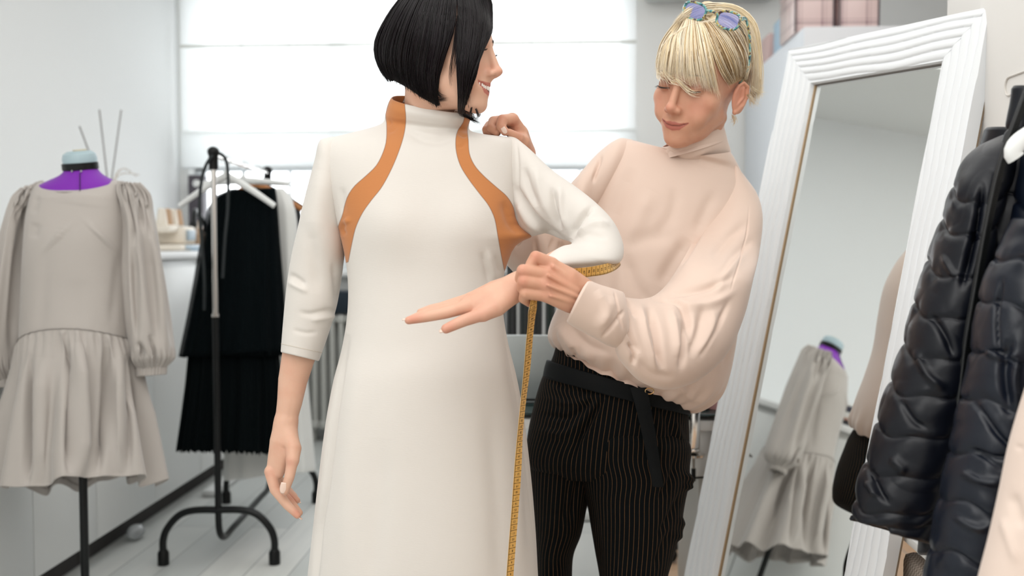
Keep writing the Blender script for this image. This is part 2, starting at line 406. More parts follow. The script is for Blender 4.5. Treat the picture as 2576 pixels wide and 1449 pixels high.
b = MB(); b.box((3.2, -3.2, 0), (3.3, YB, ZC)); struct(b.build('wall_far_right', M['wall'], smooth=False))
b = MB(); b.box((XL, -3.3, 0), (3.3, -3.2, ZC)); struct(b.build('wall_front', M['wall'], smooth=False))
b = MB(); b.box((XW, -.6, 0), (XW+.16, 2.57, ZC)); struct(b.build('wall_right', M['wallwarm'], smooth=False))
b = MB(); b.box((XL, YB-.016, .0), (3.2, YB, .09), .004); struct(b.build('baseboard_back', M['white']))
b = MB(); b.box((XW-.012, 2.45, 0), (XW, 2.57, .09), .003); struct(b.build('baseboard_right', M['white']))
# door leaf with recessed pull on the right wall
dr = thing('door_1', (XW-.02, 1.85, 0), None, None); del_keys = [dr.__delitem__(k) for k in list(dr.keys())]; struct(dr)
b = MB(); b.box((XW-.035, 1.30, .01), (XW-.001, 2.286, 2.05), .004); b.build('door_leaf', M['wallwarm'], dr)
a = np.linspace(0, 2*pi, 60, endpoint=False); hy, hz = 2.02, hit(2545, 215, 0, XW-.035)[2]
yy = np.clip(np.cos(a)*.30, -.18, .18); ring = []
for t in a:
    cy = .105*np.sign(cos(t)); ring.append((XW-.0365, hy+cy+.019*cos(t), hz+.019*sin(t)))
ring.append(ring[0]); b = MB(); b.tube(np.array(ring)[:, :3]+0, .0022, 8, False); b.build('door_pull', mat('pull_cream', '#dcd8d2', .5), dr)
# window
w = thing('window_1', ((WX0+WX1)/2, YB+.1, WZ0), None, None); [w.__delitem__(k) for k in list(w.keys())]; struct(w)
M['pvc'] = mat('white_pvc', '#e6eaec', .35)
b = MB(); yb0, yb1 = YB+.10, YB+.16
for x0, x1, z0, z1 in ((WX0, WX0+.06, WZ0, WZ1), (WX1-.06, WX1, WZ0, WZ1), (WX0, WX1, WZ0, WZ0+.06), (WX0, WX1, WZ1-.06, WZ1)): b.box((x0, yb0, z0), (x1, yb1, z1), .006)
b.build('window_frame', M['pvc'], w)
xs = np.linspace(WX0, WX1, 4)
b = MB()
for i in (1, 2):
    b.box((xs[i]-.05, yb0-.01, WZ0), (xs[i]+.05, yb1, WZ1), .006)
b.build('window_mullion', M['pvc'], w)
b = MB()
for z in (1.62+.03,): b.box((WX0, yb0, z-.022), (WX1, yb1, z+.022), .004)
for i in range(3):
    for f in (.33, .66): x = xs[i]+(xs[i+1]-xs[i])*f; b.box((x-.008, yb0+.01, WZ0), (x+.008, yb1-.01, WZ1), .003)
b.build('window_muntin', M['pvc'], w)
gl = mat('window_glass', '#ffffff', .02, trans=1.0); gl.node_tree.nodes['Principled BSDF'].inputs['IOR'].default_value = 1.05
b = MB(); b.box((WX0+.05, YB+.128, WZ0+.05), (WX1-.05, YB+.132, WZ1-.05)); b.build('glass', gl, w, smooth=False)
b = MB(); b.box((WX0-.0, YB-.12, WZ0-.035), (WX1+.0, YB+.1, WZ0-.001), .006); o = struct(b.build('window_sill', M['white']))
# roman blind
bl = bpy.data.materials.new('blind_voile'); bl.use_nodes = True; k = NT(bl); k.b.inputs['Base Color'].default_value = lin('#f1f3f3'); k.b.inputs['Roughness'].default_value = .9
tr = k.add('ShaderNodeBsdfTranslucent'); tr.inputs[0].default_value = lin('#f6f8f8'); tp = k.add('ShaderNodeBsdfTransparent'); m1 = k.add('ShaderNodeMixShader'); m2 = k.add('ShaderNodeMixShader')
m1.inputs[0].default_value = .62; k.link(k.b.outputs[0], m1.inputs[1]); k.link(tr.outputs[0], m1.inputs[2]); m2.inputs[0].default_value = .10; k.link(m1.outputs[0], m2.inputs[1]); k.link(tp.outputs[0], m2.inputs[2])
k.link(m2.outputs[0], k.n['Material Output'].inputs[0])
bd = thing('roman_blind', ((WX0+WX1)/2, YB-.05, 1.62), 'long white voile roman blind pulled down over the window', 'blind')
YBL = YB-.05; zr = [hit(1000, y, 1, YBL)[2] for y in (112, 331, 420)]
def sheet(x0, x1, zs, yoff, nx=90):
    X = np.linspace(x0, x1, nx); V = []
    for z in zs:
        for x in X: V.append((x, YBL+yoff+.004*sin(x*9+z*3)+.003*sin(x*23), z+.004*sin(x*5)))
    return V, grid_faces(len(zs), nx, False)
for i, (z0, z1) in enumerate(((zr[2], zr[1]), (zr[1], zr[0]), (zr[0], 2.86))):
    V, Fc = sheet(WX0-.02, WX1+.02, np.linspace(z0, z1, 8), -.004 if i % 2 else 0); mesh('blind_panel', V, Fc, bl, bd)
V, Fc = sheet(WX0-.02, WX1+.02, np.linspace(zr[2]+.01, zr[1]+.005, 6), -.03); mesh('blind_fold', V, Fc, bl, bd)
M['rod'] = mat('blind_rod_cloth', '#d4d5cd', .8)
for z in (zr[0], zr[1], zr[2]):
    b = MB(); b.tube([(WX0-.02, YBL-.012, z), (WX1+.02, YBL-.012, z)], .008, 10); b.build('blind_rod', M['rod'] if z != zr[2] else M['pvc'], bd)
b = MB(); b.box((WX0-.03, YBL-.04, 2.84), (WX1+.03, YB, 2.9), .005); b.build('head_rail', M['pvc'], bd)
# air conditioner above, wall right of the window
p0 = hit(1620, 10, 1, YB); p1 = hit(1940, 10, 1, YB)
ac = thing('air_conditioner', ((p0[0]+p1[0])/2, YB, p0[2]), 'white air conditioning unit mounted high on the back wall', 'air conditioner')
b = MB(); b.box((p0[0], YB-.2, p0[2]), (p1[0], YB-.001, p0[2]+.27), .03); b.build('housing', mat('ac_grey', '#c9cdcb', .45), ac)
b = MB(); b.box((p0[0]+.05, YB-.205, p0[2]+.015), (p1[0]-.05, YB-.15, p0[2]+.03), .003); b.build('air_flap', M['white'], ac)

# ------------------------------------------------------------------ low cabinets on the left
XF = -1.74; ZT = 1.15
ys = [2.05, 2.575, 3.10, 3.535, 4.06, 4.585, 5.11, 5.64]
for i in range(7):
    y0, y1 = ys[i]+.001, ys[i+1]-.001
    lab = ['white lacquered base cabinet at the near end of the left row', 'white base cabinet just left of the grey dress hem', 'white base cabinet directly behind the grey dress pole', 'white base cabinet between the dress pole and the clothes rack', 'white base cabinet behind the skirt hanging on the clothes rack', 'white base cabinet beyond the clothes rack, sixth along the wall', 'white base cabinet at the far window end of the row'][i]
    cb = thing('base_cabinet', ((XL+XF)/2, (y0+y1)/2, 0), lab, 'cabinet', 'white base cabinets along the left wall')
    b = MB(); b.box((XL+.004, y0, .1), (XF, y1, ZT-.036), .001); b.build('carcass', M['white'], cb)
    b = MB(); b.box((XF+.0005, y0+.0015, .1), (XF+.019, y1-.0015, ZT-.065), .0015); b.build('door', M['white'], cb)
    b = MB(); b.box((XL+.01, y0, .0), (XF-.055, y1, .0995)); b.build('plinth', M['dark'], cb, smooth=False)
b = MB(); b.box((XL+.003, 2.03, ZT-.034), (XF+.035, 5.66, ZT), .006); tag(b.build('worktop', mat('worktop_white', '#eceded', .4)), 'long white worktop lying over the row of base cabinets', 'worktop')
# things on the worktop
def vase_sticks():
    c = hit(285, 560, 0, -2.02); c = np.array([-2.02, c[1], ZT])
    t = thing('diffuser_vase', c, 'small white vase of thin grey reed sticks and dry sprigs behind the dress form', 'reed diffuser')
    b = MB(); b.lathe([(.03, 0), (.038, .02), (.04, .09), (.02, .13), (.016, .17), (.013, .17), (.013, .1)], c+np.array([0, 0, .001]), 24); b.build('vase', M['white'], t)
    m = mat('reed_grey', '#9c9a98', .7)
    for (tx, ty, bx, by) in ((200, 318, 240, 425), (250, 276, 270, 450), (305, 277, 281, 450)):
        e = hit(tx, ty, 0, -2.02+RNG.uniform(-.04, .04)); 
        b = MB(); b.tube([c+np.array([0, 0, .1]), (c+np.array([0, 0, .17])) + (hit(bx, by, 0, -2.02)-(c+np.array([0, 0, .17])))*.5, hit(bx, by, 0, -2.02), e], .0035, 8); b.build('reed_stick', m, t)
    m2 = mat('dry_sprig', '#cfc6bb', .8)
    for pts in (((285, 470), (300, 440), (322, 436), (350, 440)), ((285, 470), (294, 436), (312, 424), (330, 432)), ((285, 470), (290, 445), (302, 428))):
        b = MB(); q = catmull(np.array([c+np.array([0, 0, .12])]+[hit(x, y, 0, -2.0) for x, y in pts]), 24); b.tube(q, .0022, 6)
        for k_ in range(12, 24, 2): b.ball(q[k_]+RNG.normal(size=3)*.003, (.004, .004, .004), 6)
        b.build('dry_sprig', m2, t)
vase_sticks()
cols = [('#2a2a2e', .03), ('#c08a74', .008), ('#d9d8d4', .03), ('#3a3b48', .03), ('#e8e8e6', .012)]
zz = ZT+.001
for i, (c, h) in enumerate(cols):
    b = MB(); b.box((-2.12, 2.80+.01*i, zz), (-1.76-.006*i, 3.01, zz+h), .003); o = b.build('folded_cloth' if i in (0, 3) else 'book', mat('stack_%d' % i, c, .7)); zz += h+.0008
    tag(o, ['dark folded cloth, lowest in the stack on the worktop', 'thin terracotta book in the worktop stack', 'thick pale book in the middle of the worktop stack', 'dark blue folded cloth near the top of the stack', 'thin white book topmost of the worktop stack'][i], 'cloth' if i in (0, 3) else 'book')
# overlock machine with cones
def overlocker():
    c = np.array([-1.94, 4.80, ZT+.001]); t = thing('overlock_machine', c, 'cream overlock sewing machine with thread cones on the worktop', 'sewing machine')
    cr = mat('cream_plastic', '#efe6d8', .4); bg = mat('beige_thread', '#c9a98b', .8)
    b = MB(); b.box(c+[-.11, -.15, 0], c+[.11, .15, .03], .01); b.box(c+[-.10, -.02, .03], c+[.08, .14, .12], .02); b.box(c+[-.08, -.14, .085], c+[.05, .0, .125], .015); b.build('machine_body', cr, t)
    b = MB(); b.box(c+[.111, -.09, .006], c+[.113, .09, .028], .0005); b.box(c+[.0805, .0, .05], c+[.092, .1, .10], .003); b.build('front_panel', mat('blue_grey_panel', '#9fb0bb', .4), t)
    for i, (x, y) in enumerate(((.0, -.10), (.0, -.035), (.0, .035), (.0, .10))):
        b = MB(); b.lathe([(.027, .1255), (.027, .135), (.018, .20), (.009, .205)], c+[x, y, .0], 20); b.build('thread_cone', bg if i % 2 else cr, t)
overlocker()
def lamp():
    c = np.array([-1.98, 5.30, ZT+.001]); t = thing('desk_lamp', c, 'black curved desk lamp on the worktop behind the clothes rack', 'lamp')
    b = MB(); b.lathe([(.0, 0), (.07, 0), (.07, .012), (.02, .02), (0, .02)], c, 28); b.build('base', M['black'], t)
    b = MB(); b.tube(catmull([c+[0, 0, .02], c+[.02, .04, .12], c+[.0, -.03, .20], c+[.02, -.12, .20], c+[.03, -.16, .14]], 30), .013, 12); b.build('lamp_arm', M['black'], t)
    b = MB(); b.lathe([(.02, 0), (.05, -.06), (.045, -.06), (.0, -.01)], c+[.03, -.16, .145], 24); b.build('lamp_shade', M['black'], t)
lamp()
for i, (y, r, h, c, lb) in enumerate(((4.99, .03, .11, '#b99f86', 'tan cylindrical jar beside the overlock machine'), (5.06, .02, .15, '#cdbfb2', 'tall beige bottle between the machine and the lamp'), (5.45, .034, .09, '#f0f0ee', 'short white pot behind the black lamp'), (5.56, .026, .14, '#dfe6ea', 'pale blue bottle near the window end of the worktop'))):
    b = MB(); p = np.array([-1.86-.03*(i % 2), y, ZT+.001]); b.lathe([(0, 0), (r, 0), (r, h*.75), (r*.5, h*.85), (r*.5, h), (0, h)], p, 20)
    tag(b.build('jar' if i in (0, 2) else 'bottle', mat('jar_%d' % i, c, .35)), lb, 'jar' if i in (0, 2) else 'bottle')
b = MB(); b.box((-1.95, 4.78, ZT+.001), (-1.76, 5.0, ZT+.006), .001); tag(b.build('pattern_paper', mat('blue_paper', '#b9d0e2', .7)), 'flat light blue papers at the front edge of the worktop', 'paper')
f0 = hit(477, 441, 1, 5.93); f1 = hit(512, 441, 1, 5.93); b = MB(); b.box((f0[0], 5.90, WZ0+.0005), (f1[0], 5.99, f0[2]), .004)
pf = tag(b.build('file_box', mat('dark_plum', '#4a444c', .5)), 'narrow dark plum file box with a pale round label standing on the window sill', 'box'); b = MB(); b.lathe([(0, 0), (.022, 0), (.022, .003), (0, .003)], ((f0[0]+f1[0])/2+.01, 5.8995, f0[2]-.05), 24, axis=(0, -1, 0)); b.build('round_label', M['white'], pf)
# debris under the plinth
b = MB(); b.box((-1.70, 4.52, .001), (-1.63, 4.86, .035), .015); tag(b.build('white_ruler_case', M['white']), 'long white case lying on the floor at the plinth behind the rack', 'case')
b = MB(); b.ball((-1.72, 3.86, .032), (.035, .05, .03), 16); tag(b.build('plastic_cup', mat('clear_plastic', '#d8dcde', .1, trans=.6)), 'small clear plastic cup lying at the dark plinth', 'cup')

# ------------------------------------------------------------------ radiator under the window
rx0 = hit(772, 900, 1, 5.85)[0]; rx1 = hit(1080, 900, 1, 5.85)[0]; rz1 = hit(830, 792, 1, 5.8)[2]; rz0 = max(hit(830, 1108, 1, 5.8)[2], .08)
rd = thing('radiator', ((rx0+rx1)/2, 5.86, 0), 'pale grey column radiator under the window behind the dress', 'radiator')
M['rad'] = mat('radiator_enamel', '#c4c5c0', .35); x = rx0; n = 0
while x < rx1-.02:
    b = MB()
    for dy in (-.045, .045): b.tube([(x, 5.86+dy, rz0+.03), (x, 5.86+dy, rz1-.03)], .0165, 12, True)
    b.box((x-.026, 5.79, rz0), (x+.026, 5.93, rz0+.05), .015); b.box((x-.026, 5.79, rz1-.05), (x+.026, 5.93, rz1), .015); b.build('radiator_column', M['rad'], rd); x += .054; n += 1
for xx in (rx0+.03, rx1-.08): b = MB(); b.box((xx-.02, 5.82, .0), (xx+.02, 5.9, rz0+.01), .004); b.build('radiator_foot', M['rad'], rd)
c0 = hit(842, 730, 1, 5.84); c1 = hit(990, 790, 1, 5.84)
b = MB(); b.box((c0[0]-.04, 5.79, rz1+.001), (c1[0], 5.93, c0[2]), .03); tag(b.build('folded_blanket', mat('navy_cloth', '#1d2a35', .85, sheen=.3)), 'dark navy folded blanket lying on top of the radiator', 'blanket')

# ------------------------------------------------------------------ wardrobe and boxes on it
wx0 = 1.057; wx1 = 2.3; wy0 = 4.56; wz = 2.15
wr = thing('wardrobe', ((wx0+wx1)/2, 5.25, 0), 'tall pale grey wardrobe standing behind the leaning mirror', 'wardrobe')
b = MB(); b.box((wx0, wy0, .06), (wx1, 5.98, wz), .004); b.box((wx0+.03, wy0+.05, 0), (wx1-.03, 5.95, .06)); b.build('carcass', M['whitecool'], wr)
for x0, x1 in ((wx0, (wx0+wx1)/2), ((wx0+wx1)/2, wx1)):
    b = MB(); b.box((x0+.002, wy0-.02, .07), (x1-.002, wy0-.0005, wz-.001), .002); d = b.build('door', mat('wardrobe_front', '#e4e6ea', .4), wr)
    b = MB(); hx = x1-.05 if x0 == wx0 else x0+.05; b.tube([(hx, wy0-.045, 1.0), (hx, wy0-.045, 1.2)], .006, 8); b.tube([(hx, wy0-.045, 1.02), (hx, wy0-.018, 1.02)], .005, 8); b.tube([(hx, wy0-.045, 1.18), (hx, wy0-.018, 1.18)], .005, 8); b.build('handle', M['steel'], d)
# zipped pink plaid storage boxes in clear film
def plaid():
    m = bpy.data.materials.new('pink_plaid'); m.use_nodes = True; k = NT(m); tc = k.add('ShaderNodeTexCoord').outputs['Object']
    sp = k.add('ShaderNodeSeparateXYZ'); k.link(tc, sp.inputs[0]); res = None
    for ax, per, ph in ((0, .11, .03), (2, .105, .0), (1, .11, .02)):
        fr = k.math('FRACT', k.math('DIVIDE', k.math('ADD', sp.outputs[ax], 5+ph), per)); s = k.math('LESS_THAN', fr, .10); s2 = k.math('LESS_THAN', k.math('ABSOLUTE', k.math('SUBTRACT', fr, .2)), .03)
        s = k.math('ADD', s, k.math('MULTIPLY', s2, .6)); res = s if res is None else k.math('ADD', res, s)
    k.link(k.mix(k.math('MULTIPLY', res, .5), lin('#dcc3bf'), lin('#8d6f73')), k.b.inputs['Base Color'])
    k.b.inputs['Roughness'].default_value = .35; k.b.inputs['Coat Weight'].default_value = .8; k.b.inputs['Coat Roughness'].default_value = .12
    n = k.add('ShaderNodeTexNoise', Scale=38.0, Detail=3.0); k.link(tc, n.inputs[0]); bp = k.add('ShaderNodeBump', Strength=.5, Distance=.006); k.link(n.outputs[0], bp.inputs['Height']); k.link(bp.outputs[0], k.b.inputs['Coat Normal']); return m
M['plaid'] = plaid(); M['edge'] = mat('box_piping', '#4c4044', .5)
for i, (xa, xb, lb) in enumerate(((1995, 2103, 'pink plaid storage box in clear film on the wardrobe, nearer the window'), (2106, 2216, 'pink plaid storage box in clear film on the wardrobe, nearer the mirror top'))):
    y0 = wy0+.12; a = hit(xa, 60, 1, y0); c = hit(xb, 60, 1, y0); x0, x1 = a[0]+.006, c[0]-.006
    t = thing('storage_box', ((x0+x1)/2, y0+.15, wz+.001), lb, 'storage box', 'plaid storage boxes on the wardrobe')
    x0 += .0; b = MB(); b.box((x0, y0, wz+.002), (x1, y0+.32, wz+.20), .008); b.build('box_body', M['plaid'], t)
    b = MB(); b.box((x0-.003, y0-.003, wz+.201), (x1+.003, y0+.323, wz+.30), .01); b.build('lid', M['plaid'], t)
    for xx in (x0+.004, x1-.004):
        b = MB(); b.tube([(xx, y0-.001, wz+.006), (xx, y0-.001, wz+.298)], .0045, 8); b.build('piping', M['edge'], t)
q0 = hit(1905, 170, 0, wx0+.1)
for i, (y0, dy, z, h, c, x, lb) in enumerate(((4.98, .18, 0, .13, '#c7a9a8', 1.09, 'small dusty pink carton at the front of the wardrobe top'), (5.2, .22, 0, .2, '#a9c3d6', 1.10, 'pale blue packet standing on the wardrobe behind the pink carton'), (5.45, .2, 0, .16, '#cdb0ac', 1.08, 'pink wrapped parcel at the far end of the wardrobe top'), (4.99, .16, .131, .03, '#5c4340', 1.10, 'flat dark brown case resting on the pink carton'))):
    b = MB(); b.box((x, y0, wz+.001+z), (x+.2, y0+dy, wz+z+h), .01); tag(b.build('carton' if i < 3 else 'case', mat('carton_%d' % i, c, .5)), lb, 'box')
# ================================================================== leaning mirror
MT1 = np.array([.870, 2.342, 1.603]); MW = np.array([-.5152, .8569, .016]); MW /= np.linalg.norm(MW)
MU = np.array([.199, .101, .975]); MU -= MW*(MU@MW); MU /= np.linalg.norm(MU); MN = -np.cross(MW, MU); MN /= np.linalg.norm(MN)   # MN faces the room
GW = .407; FW = .105; GH = 1.522
mo = MT1+MW*GW/2-MU*(GH+FW)
mir = thing('standing_mirror', mo, 'tall white wavy framed mirror leaning against the right wall', 'mirror')
def MP(a, b, h): return MT1+MW*a+MU*b+MN*h
M['frame'] = mat('mirror_frame_white', '#eef1f4', .42, bump=(60, .15, .0008))
M['bead'] = mat('raw_bead', '#b59a78', .5)
def prof(v, s, ph):  # v across 0 outer .. 1 inner
    x = v*5.2+.16*np.sin(s*9+v*3+ph)+.09*np.sin(s*21+ph*2)
    f = x-np.floor(x); r = (f**.75)*(1-f)**.35*1.7
    return .024+.004*np.sin(np.clip(v, 0, 1)*pi)+.0055*r-.006*v
def rail(c0, c1, i0, i1, ph):
    n, m = 260, 56; v = np.linspace(0, 1, m)
    V = []; 
    for i in range(n):
        u = i/(n-1); o = c0+(c1-c0)*u; q = i0+(i1-i0)*u; L = np.linalg.norm(c1-c0)*u
        base = o[None]+(q-o)[None]*v[:, None]; h = prof(v, L, ph)
        row = [MP(o[0], o[1], -.012)]+[MP(base[j, 0], base[j, 1], h[j]) for j in range(m)]+[MP(q[0], q[1], .004), MP(q[0], q[1], -.012)]
        V += row
    mm = m+3; Fc = grid_faces(n, mm, True); Fc += [list(range(mm))[::-1], [(n-1)*mm+j for j in range(mm)]]
    mesh('frame_rail', V, Fc, M['frame'], mir, sharp=50)
g = [np.array(x, float) for x in ((0, 0), (GW, 0), (GW, -GH), (0, -GH))]; e = [np.array(x, float) for x in ((-FW, FW), (GW+FW, FW), (GW+FW, -GH-FW), (-FW, -GH-FW))]
for i in range(4): j = (i+1) % 4; rail(e[i], e[j], g[i], g[j], i*1.7)
mg = mat('mirror_silver', '#f4f7f6', .015, 1.0)
b = MB(); q = [MP(-.004, .004, .002), MP(GW+.004, .004, .002), MP(GW+.004, -GH-.004, .002), MP(-.004, -GH-.004, .002)]; q2 = [p-MN*.004 for p in q]
b.add(q+q2, [[0, 1, 2, 3], [7, 6, 5, 4], [0, 4, 5, 1], [1, 5, 6, 2], [2, 6, 7, 3], [3, 7, 4, 0]]); b.build('mirror_glass', mg, mir, smooth=False)
for i in range(4):
    j = (i+1) % 4; a = g[i]; c = g[j]; ctr = (g[0]+g[2])/2
    def IN(p, d): return p+np.sign(ctr-p)*d
    V = [MP(*a, .0068), MP(*c, .0068), MP(*IN(c, .0025), .0055), MP(*IN(a, .0025), .0055), MP(*IN(a, .0025), .003), MP(*IN(c, .0025), .003), MP(*a, .003), MP(*c, .003)]
    b = MB(); b.add(V, [[0, 1, 2, 3], [3, 2, 5, 4], [4, 5, 7, 6], [6, 7, 1, 0], [0, 3, 4, 6], [1, 7, 5, 2]]); b.build('inner_bead', M['bead'] if i != 0 else mat('dark_bead', '#7b7672', .5), mir, smooth=False)
V = [MP(*p, h) for h in (-.0125, -.018) for p in (e[0], e[1], e[2], e[3])]
b = MB(); b.add(V, [[0, 1, 2, 3], [7, 6, 5, 4], [0, 4, 5, 1], [1, 5, 6, 2], [2, 6, 7, 3], [3, 7, 4, 0]]); b.build('back_board', mat('back_board', '#8d7a64', .8), mir, smooth=False)
# ------------------------------------------------------------------ shoe shelf behind the mirror
sx0, sx1, sy0, sy1 = .735, .94, 1.98, 2.27
sh = thing('shoe_shelf', ((sx0+sx1)/2, (sy0+sy1)/2, 0), 'low white shelf between the leaning mirror and the right wall', 'shelf')
zs1 = hit(2300, 1412, 1, 2.0)[2]
for z in (.04, zs1-.012):
    b = MB(); b.box((sx0, sy0, z), (sx1, sy1, z+.018), .002); b.build('shelf_board', M['white'], sh)
for x in (sx0, sx1-.012):
    b = MB(); b.box((x, sy1-.02, 0), (x+.012, sy1, .62), .002); b.build('upright', M['white'], sh)
b = MB(); b.box((sx1-.012, sy0, 0), (sx1, sy0+.02, .66), .002); b.build('upright', M['white'], sh)
kr = mat('kraft_cream', '#a89a8c', .8, bump=(30, .5, .006))
b = MB(); z = zs1+.007; b.add([(sx0+.02, sy0+.04, z), (sx1-.03, sy0+.04, z), (sx1-.03, sy0+.2, z), (sx0+.02, sy0+.2, z), (sx0+.03, sy0+.1, z+.075), (sx1-.04, sy0+.1, z+.085), (sx1-.04, sy0+.13, z+.085), (sx0+.03, sy0+.13, z+.075)], [[3, 2, 1, 0], [4, 5, 6, 7], [0, 1, 5, 4], [1, 2, 6, 5], [2, 3, 7, 6], [3, 0, 4, 7]])
pb = tag(b.build('paper_bag', kr, smooth=False), 'crumpled cream paper bag with a dark mark on the low shelf', 'bag')
b = MB(); yy = sy0+.066
for pts in (((.0, .0), (.0, .05)), ((-.012, .012), (.02, .012)), ((-.012, .012), (-.012, .034)), ((.014, -.002), (.018, .04))): b.tube([(sx0+.09+p[0], yy+.0+p[1]*.45-.001, z+.018+p[1]) for p in pts], .0022, 6)
b.build('printed_mark', mat('print_brown', '#4a2c22', .7), pb)
wk = bpy.data.materials.new('wicker'); wk.use_nodes = True; k = NT(wk); tc = k.add('ShaderNodeTexCoord').outputs['Object']; ck = k.add('ShaderNodeTexChecker', Scale=160.0); k.link(tc, ck.inputs[0]); ck.inputs[1].default_value = lin('#b9aca0'); ck.inputs[2].default_value = lin('#85796f'); k.link(ck.outputs[0], k.b.inputs['Base Color']); k.b.inputs['Roughness'].default_value = .8
b = MB(); b.box((sx0+.015, sy0+.02, .06), (sx1-.02, sy1-.03, zs1-.05), .02); tag(b.build('storage_basket', wk), 'grey brown woven basket on the lower board of the low shelf', 'basket')
# ================================================================== dress form and grey dress
TM = 3.01
b0 = P(211, 1300, TM); mbase = np.array([b0[0], b0[1], 0])
man = thing('dress_form', mbase, 'purple tailor dress form on a black pole wearing the grey dress', 'dress form')
M['purple'] = mat('purple_jersey', '#7a1fa8', .75, sheen=.25, bump=(500, .2, .0006))
rows = [(166, 424, 241, 418, TM, TM, .045, 0), (163, 432, 245, 428, TM, TM, .048, 0), (152, 442, 257, 440, TM, TM, .055, 0), (122, 456, 283, 454, TM, TM, .068, 0), (98, 470, 304, 468, TM, TM, .08, 0), (92, 520, 306, 520, TM, TM, .10, 0), (96, 600, 300, 600, TM, TM, .12, 0), (112, 700, 290, 700, TM, TM, .10, 0), (98, 800, 300, 800, TM, TM, .115, 0), (92, 880, 305, 880, TM, TM, .12, 0), (100, 960, 300, 960, TM, TM, .11, 0), (190, 985, 230, 985, TM, TM, .02, 0)]
G, a = ring_loft(rows, 90, 64, 2.2)
mesh('form_body', G.reshape(-1, 3), grid_faces(90, 64, True)+[list(range(64))], M['purple'], man)
nk = P(203, 424, TM)
b = MB(); b.lathe([(.0445, -.006), (.052, .0), (.052, .018), (.047, .02), (0, .02)], nk+[0, 0, -.002], 40, axis=(-.05, -.14, 1)); b.build('neck_band', M['black'], man)
b = MB(); b.lathe([(.049, 0), (.05, .012), (.046, .026), (.034, .034), (0, .036)], nk+[0, -.002, .018], 40, axis=(-.05, -.14, 1)); b.build('neck_cap', mat('pale_blue_plastic', '#a9bfc6', .35), man)
b = MB(); b.lathe([(.02, 0), (.02, .004), (0, .004)], nk+[0, -.004, .053], 24, axis=(-.05, -.14, 1)); b.build('cap_label', mat('cap_cream', '#cfc6ae', .5), man)
for px in (181, 204):
    q = P(px, 431, TM-.05); b = MB(); b.ball(q, .0035, 8); b.build('band_screw', M['steel'], man)
b = MB(); b.tube([P(201, 436, TM-.0535), P(201, 450, TM-.066), P(201, 480, TM-.09)], .0014, 6); b.build('centre_seam', mat('seam_dark', '#2c0a3c', .8), man)
b = MB(); b.tube([mbase+[0, 0, .05], mbase+[0, 0, .75]], .0125, 20); b.build('pole', M['blacktube'], man)
for k_ in range(4):
    an = k_*pi/2+.6; b = MB(); d = np.array([cos(an), sin(an), 0]); b.tube(catmull([mbase+[0, 0, .09], mbase+d*.1+[0, 0, .075], mbase+d*.27+[0, 0, .014]], 12), .012, 10); b.build('base_leg', M['blacktube'], man)
b = MB(); b.lathe([(0, 0), (.02, 0), (.02, .1), (0, .1)], mbase+[0, 0, .06], 20); b.build('base_hub', M['blacktube'], man)

M['grey'] = mat('grey_crepe', '#b4ada7', .72, sheen=.35, bump=(900, .12, .0004))
gd = thing('grey_dress', mbase+[0, 0, .35], 'grey puff sleeve dress with a gathered skirt worn by the dress form', 'dress')
rows = [(117, 456, 285, 453, TM, TM, .078, -.0, 2.0), (104, 458, 300, 455, TM, TM, .083, 0, 2.1), (93, 464, 310, 461, TM, TM, .088, 0, 2.2), (86, 490, 318, 487, TM, TM, .10, 0, 2.4), (78, 540, 322, 540, TM, TM, .115, 0, 2.5), (74, 600, 322, 600, TM, TM, .13, 0, 2.4), (70, 660, 321, 660, TM, TM, .135, 0, 2.3), (67, 740, 323, 735, TM, TM, .137, 0, 2.3), (62, 868, 329, 852, TM, TM, .148, 0, 2.2)]
G, a = ring_loft(rows, 120, 160, 2.2)
# neckline dip at the front, waist seam arches up at the front centre
u = np.linspace(0, 1, 120)[:, None]; fr = np.clip(-np.sin(a), 0, 1)[None]
G[:, :, 2] -= (1-np.clip(u/.10, 0, 1))**1*fr**1.4*.027
G[:, :, 2] += np.clip((u-.6)/.4, 0, 1)**1.5*fr**1.5*.042
G = sculpt(G, [(((92, 560), (84, 600)), 12, -6), (((300, 640), (290, 740), (280, 820)), 12, -6), (((120, 620), (108, 740), (100, 850)), 16, -5), (((210, 480), (205, 520)), 60, 3), (((140, 590), (150, 600)), 40, 9), (((260, 590), (250, 600)), 40, 9), (((200, 700), (190, 820)), 26, -3), (((95, 490), (84, 540)), 9, -5), (((305, 490), (316, 540)), 9, -5)], outward(G))
cloth('bodice', G, M['grey'], gd, hem0=.02)
# gathered skirt
rows = [(60, 869, 331, 853, TM, TM, .150, 0), (52, 930, 346, 915, TM, TM, .165, 0), (40, 1020, 358, 1010, TM, TM, .19, 0), (24, 1130, 376, 1110, TM, TM, .215, 0), (10, 1228, 394, 1207, TM, TM, .235, 0)]
n = 150; G, a = ring_loft(rows, n, 400, 2.1); u = np.linspace(0, 1, n)[:, None]; N = outward(G); fr = np.clip(-np.sin(a), 0, 1)[None]
G[:, :, 2] += (1-u)**1.5*fr**1.5*.042
fold = np.zeros((n, 400)); A = a[None]
fine = .5*np.sin(A*46+1.3*np.sin(A*5))+.5*np.sin(A*31+2+1.1*np.sin(A*7))
big = np.sin(A*9+.6*np.sin(A*3)+.4)*.6+np.sin(A*14+1.0+.5*np.sin(A*4))*.4
fold = fine*.0065*np.exp(-((u-.0)/.16)**2)*np.clip(u*30, .25, 1)+big*.026*np.clip(u*1.9, 0, 1)**1.2+np.sign(big)*np.abs(big)**.5*.008*u
G = G+N*fold[:, :, None]; G[:, :, 2] += (-.012*np.sin(A*3+1)+.010*big)*u**3+.015*fr*u**4
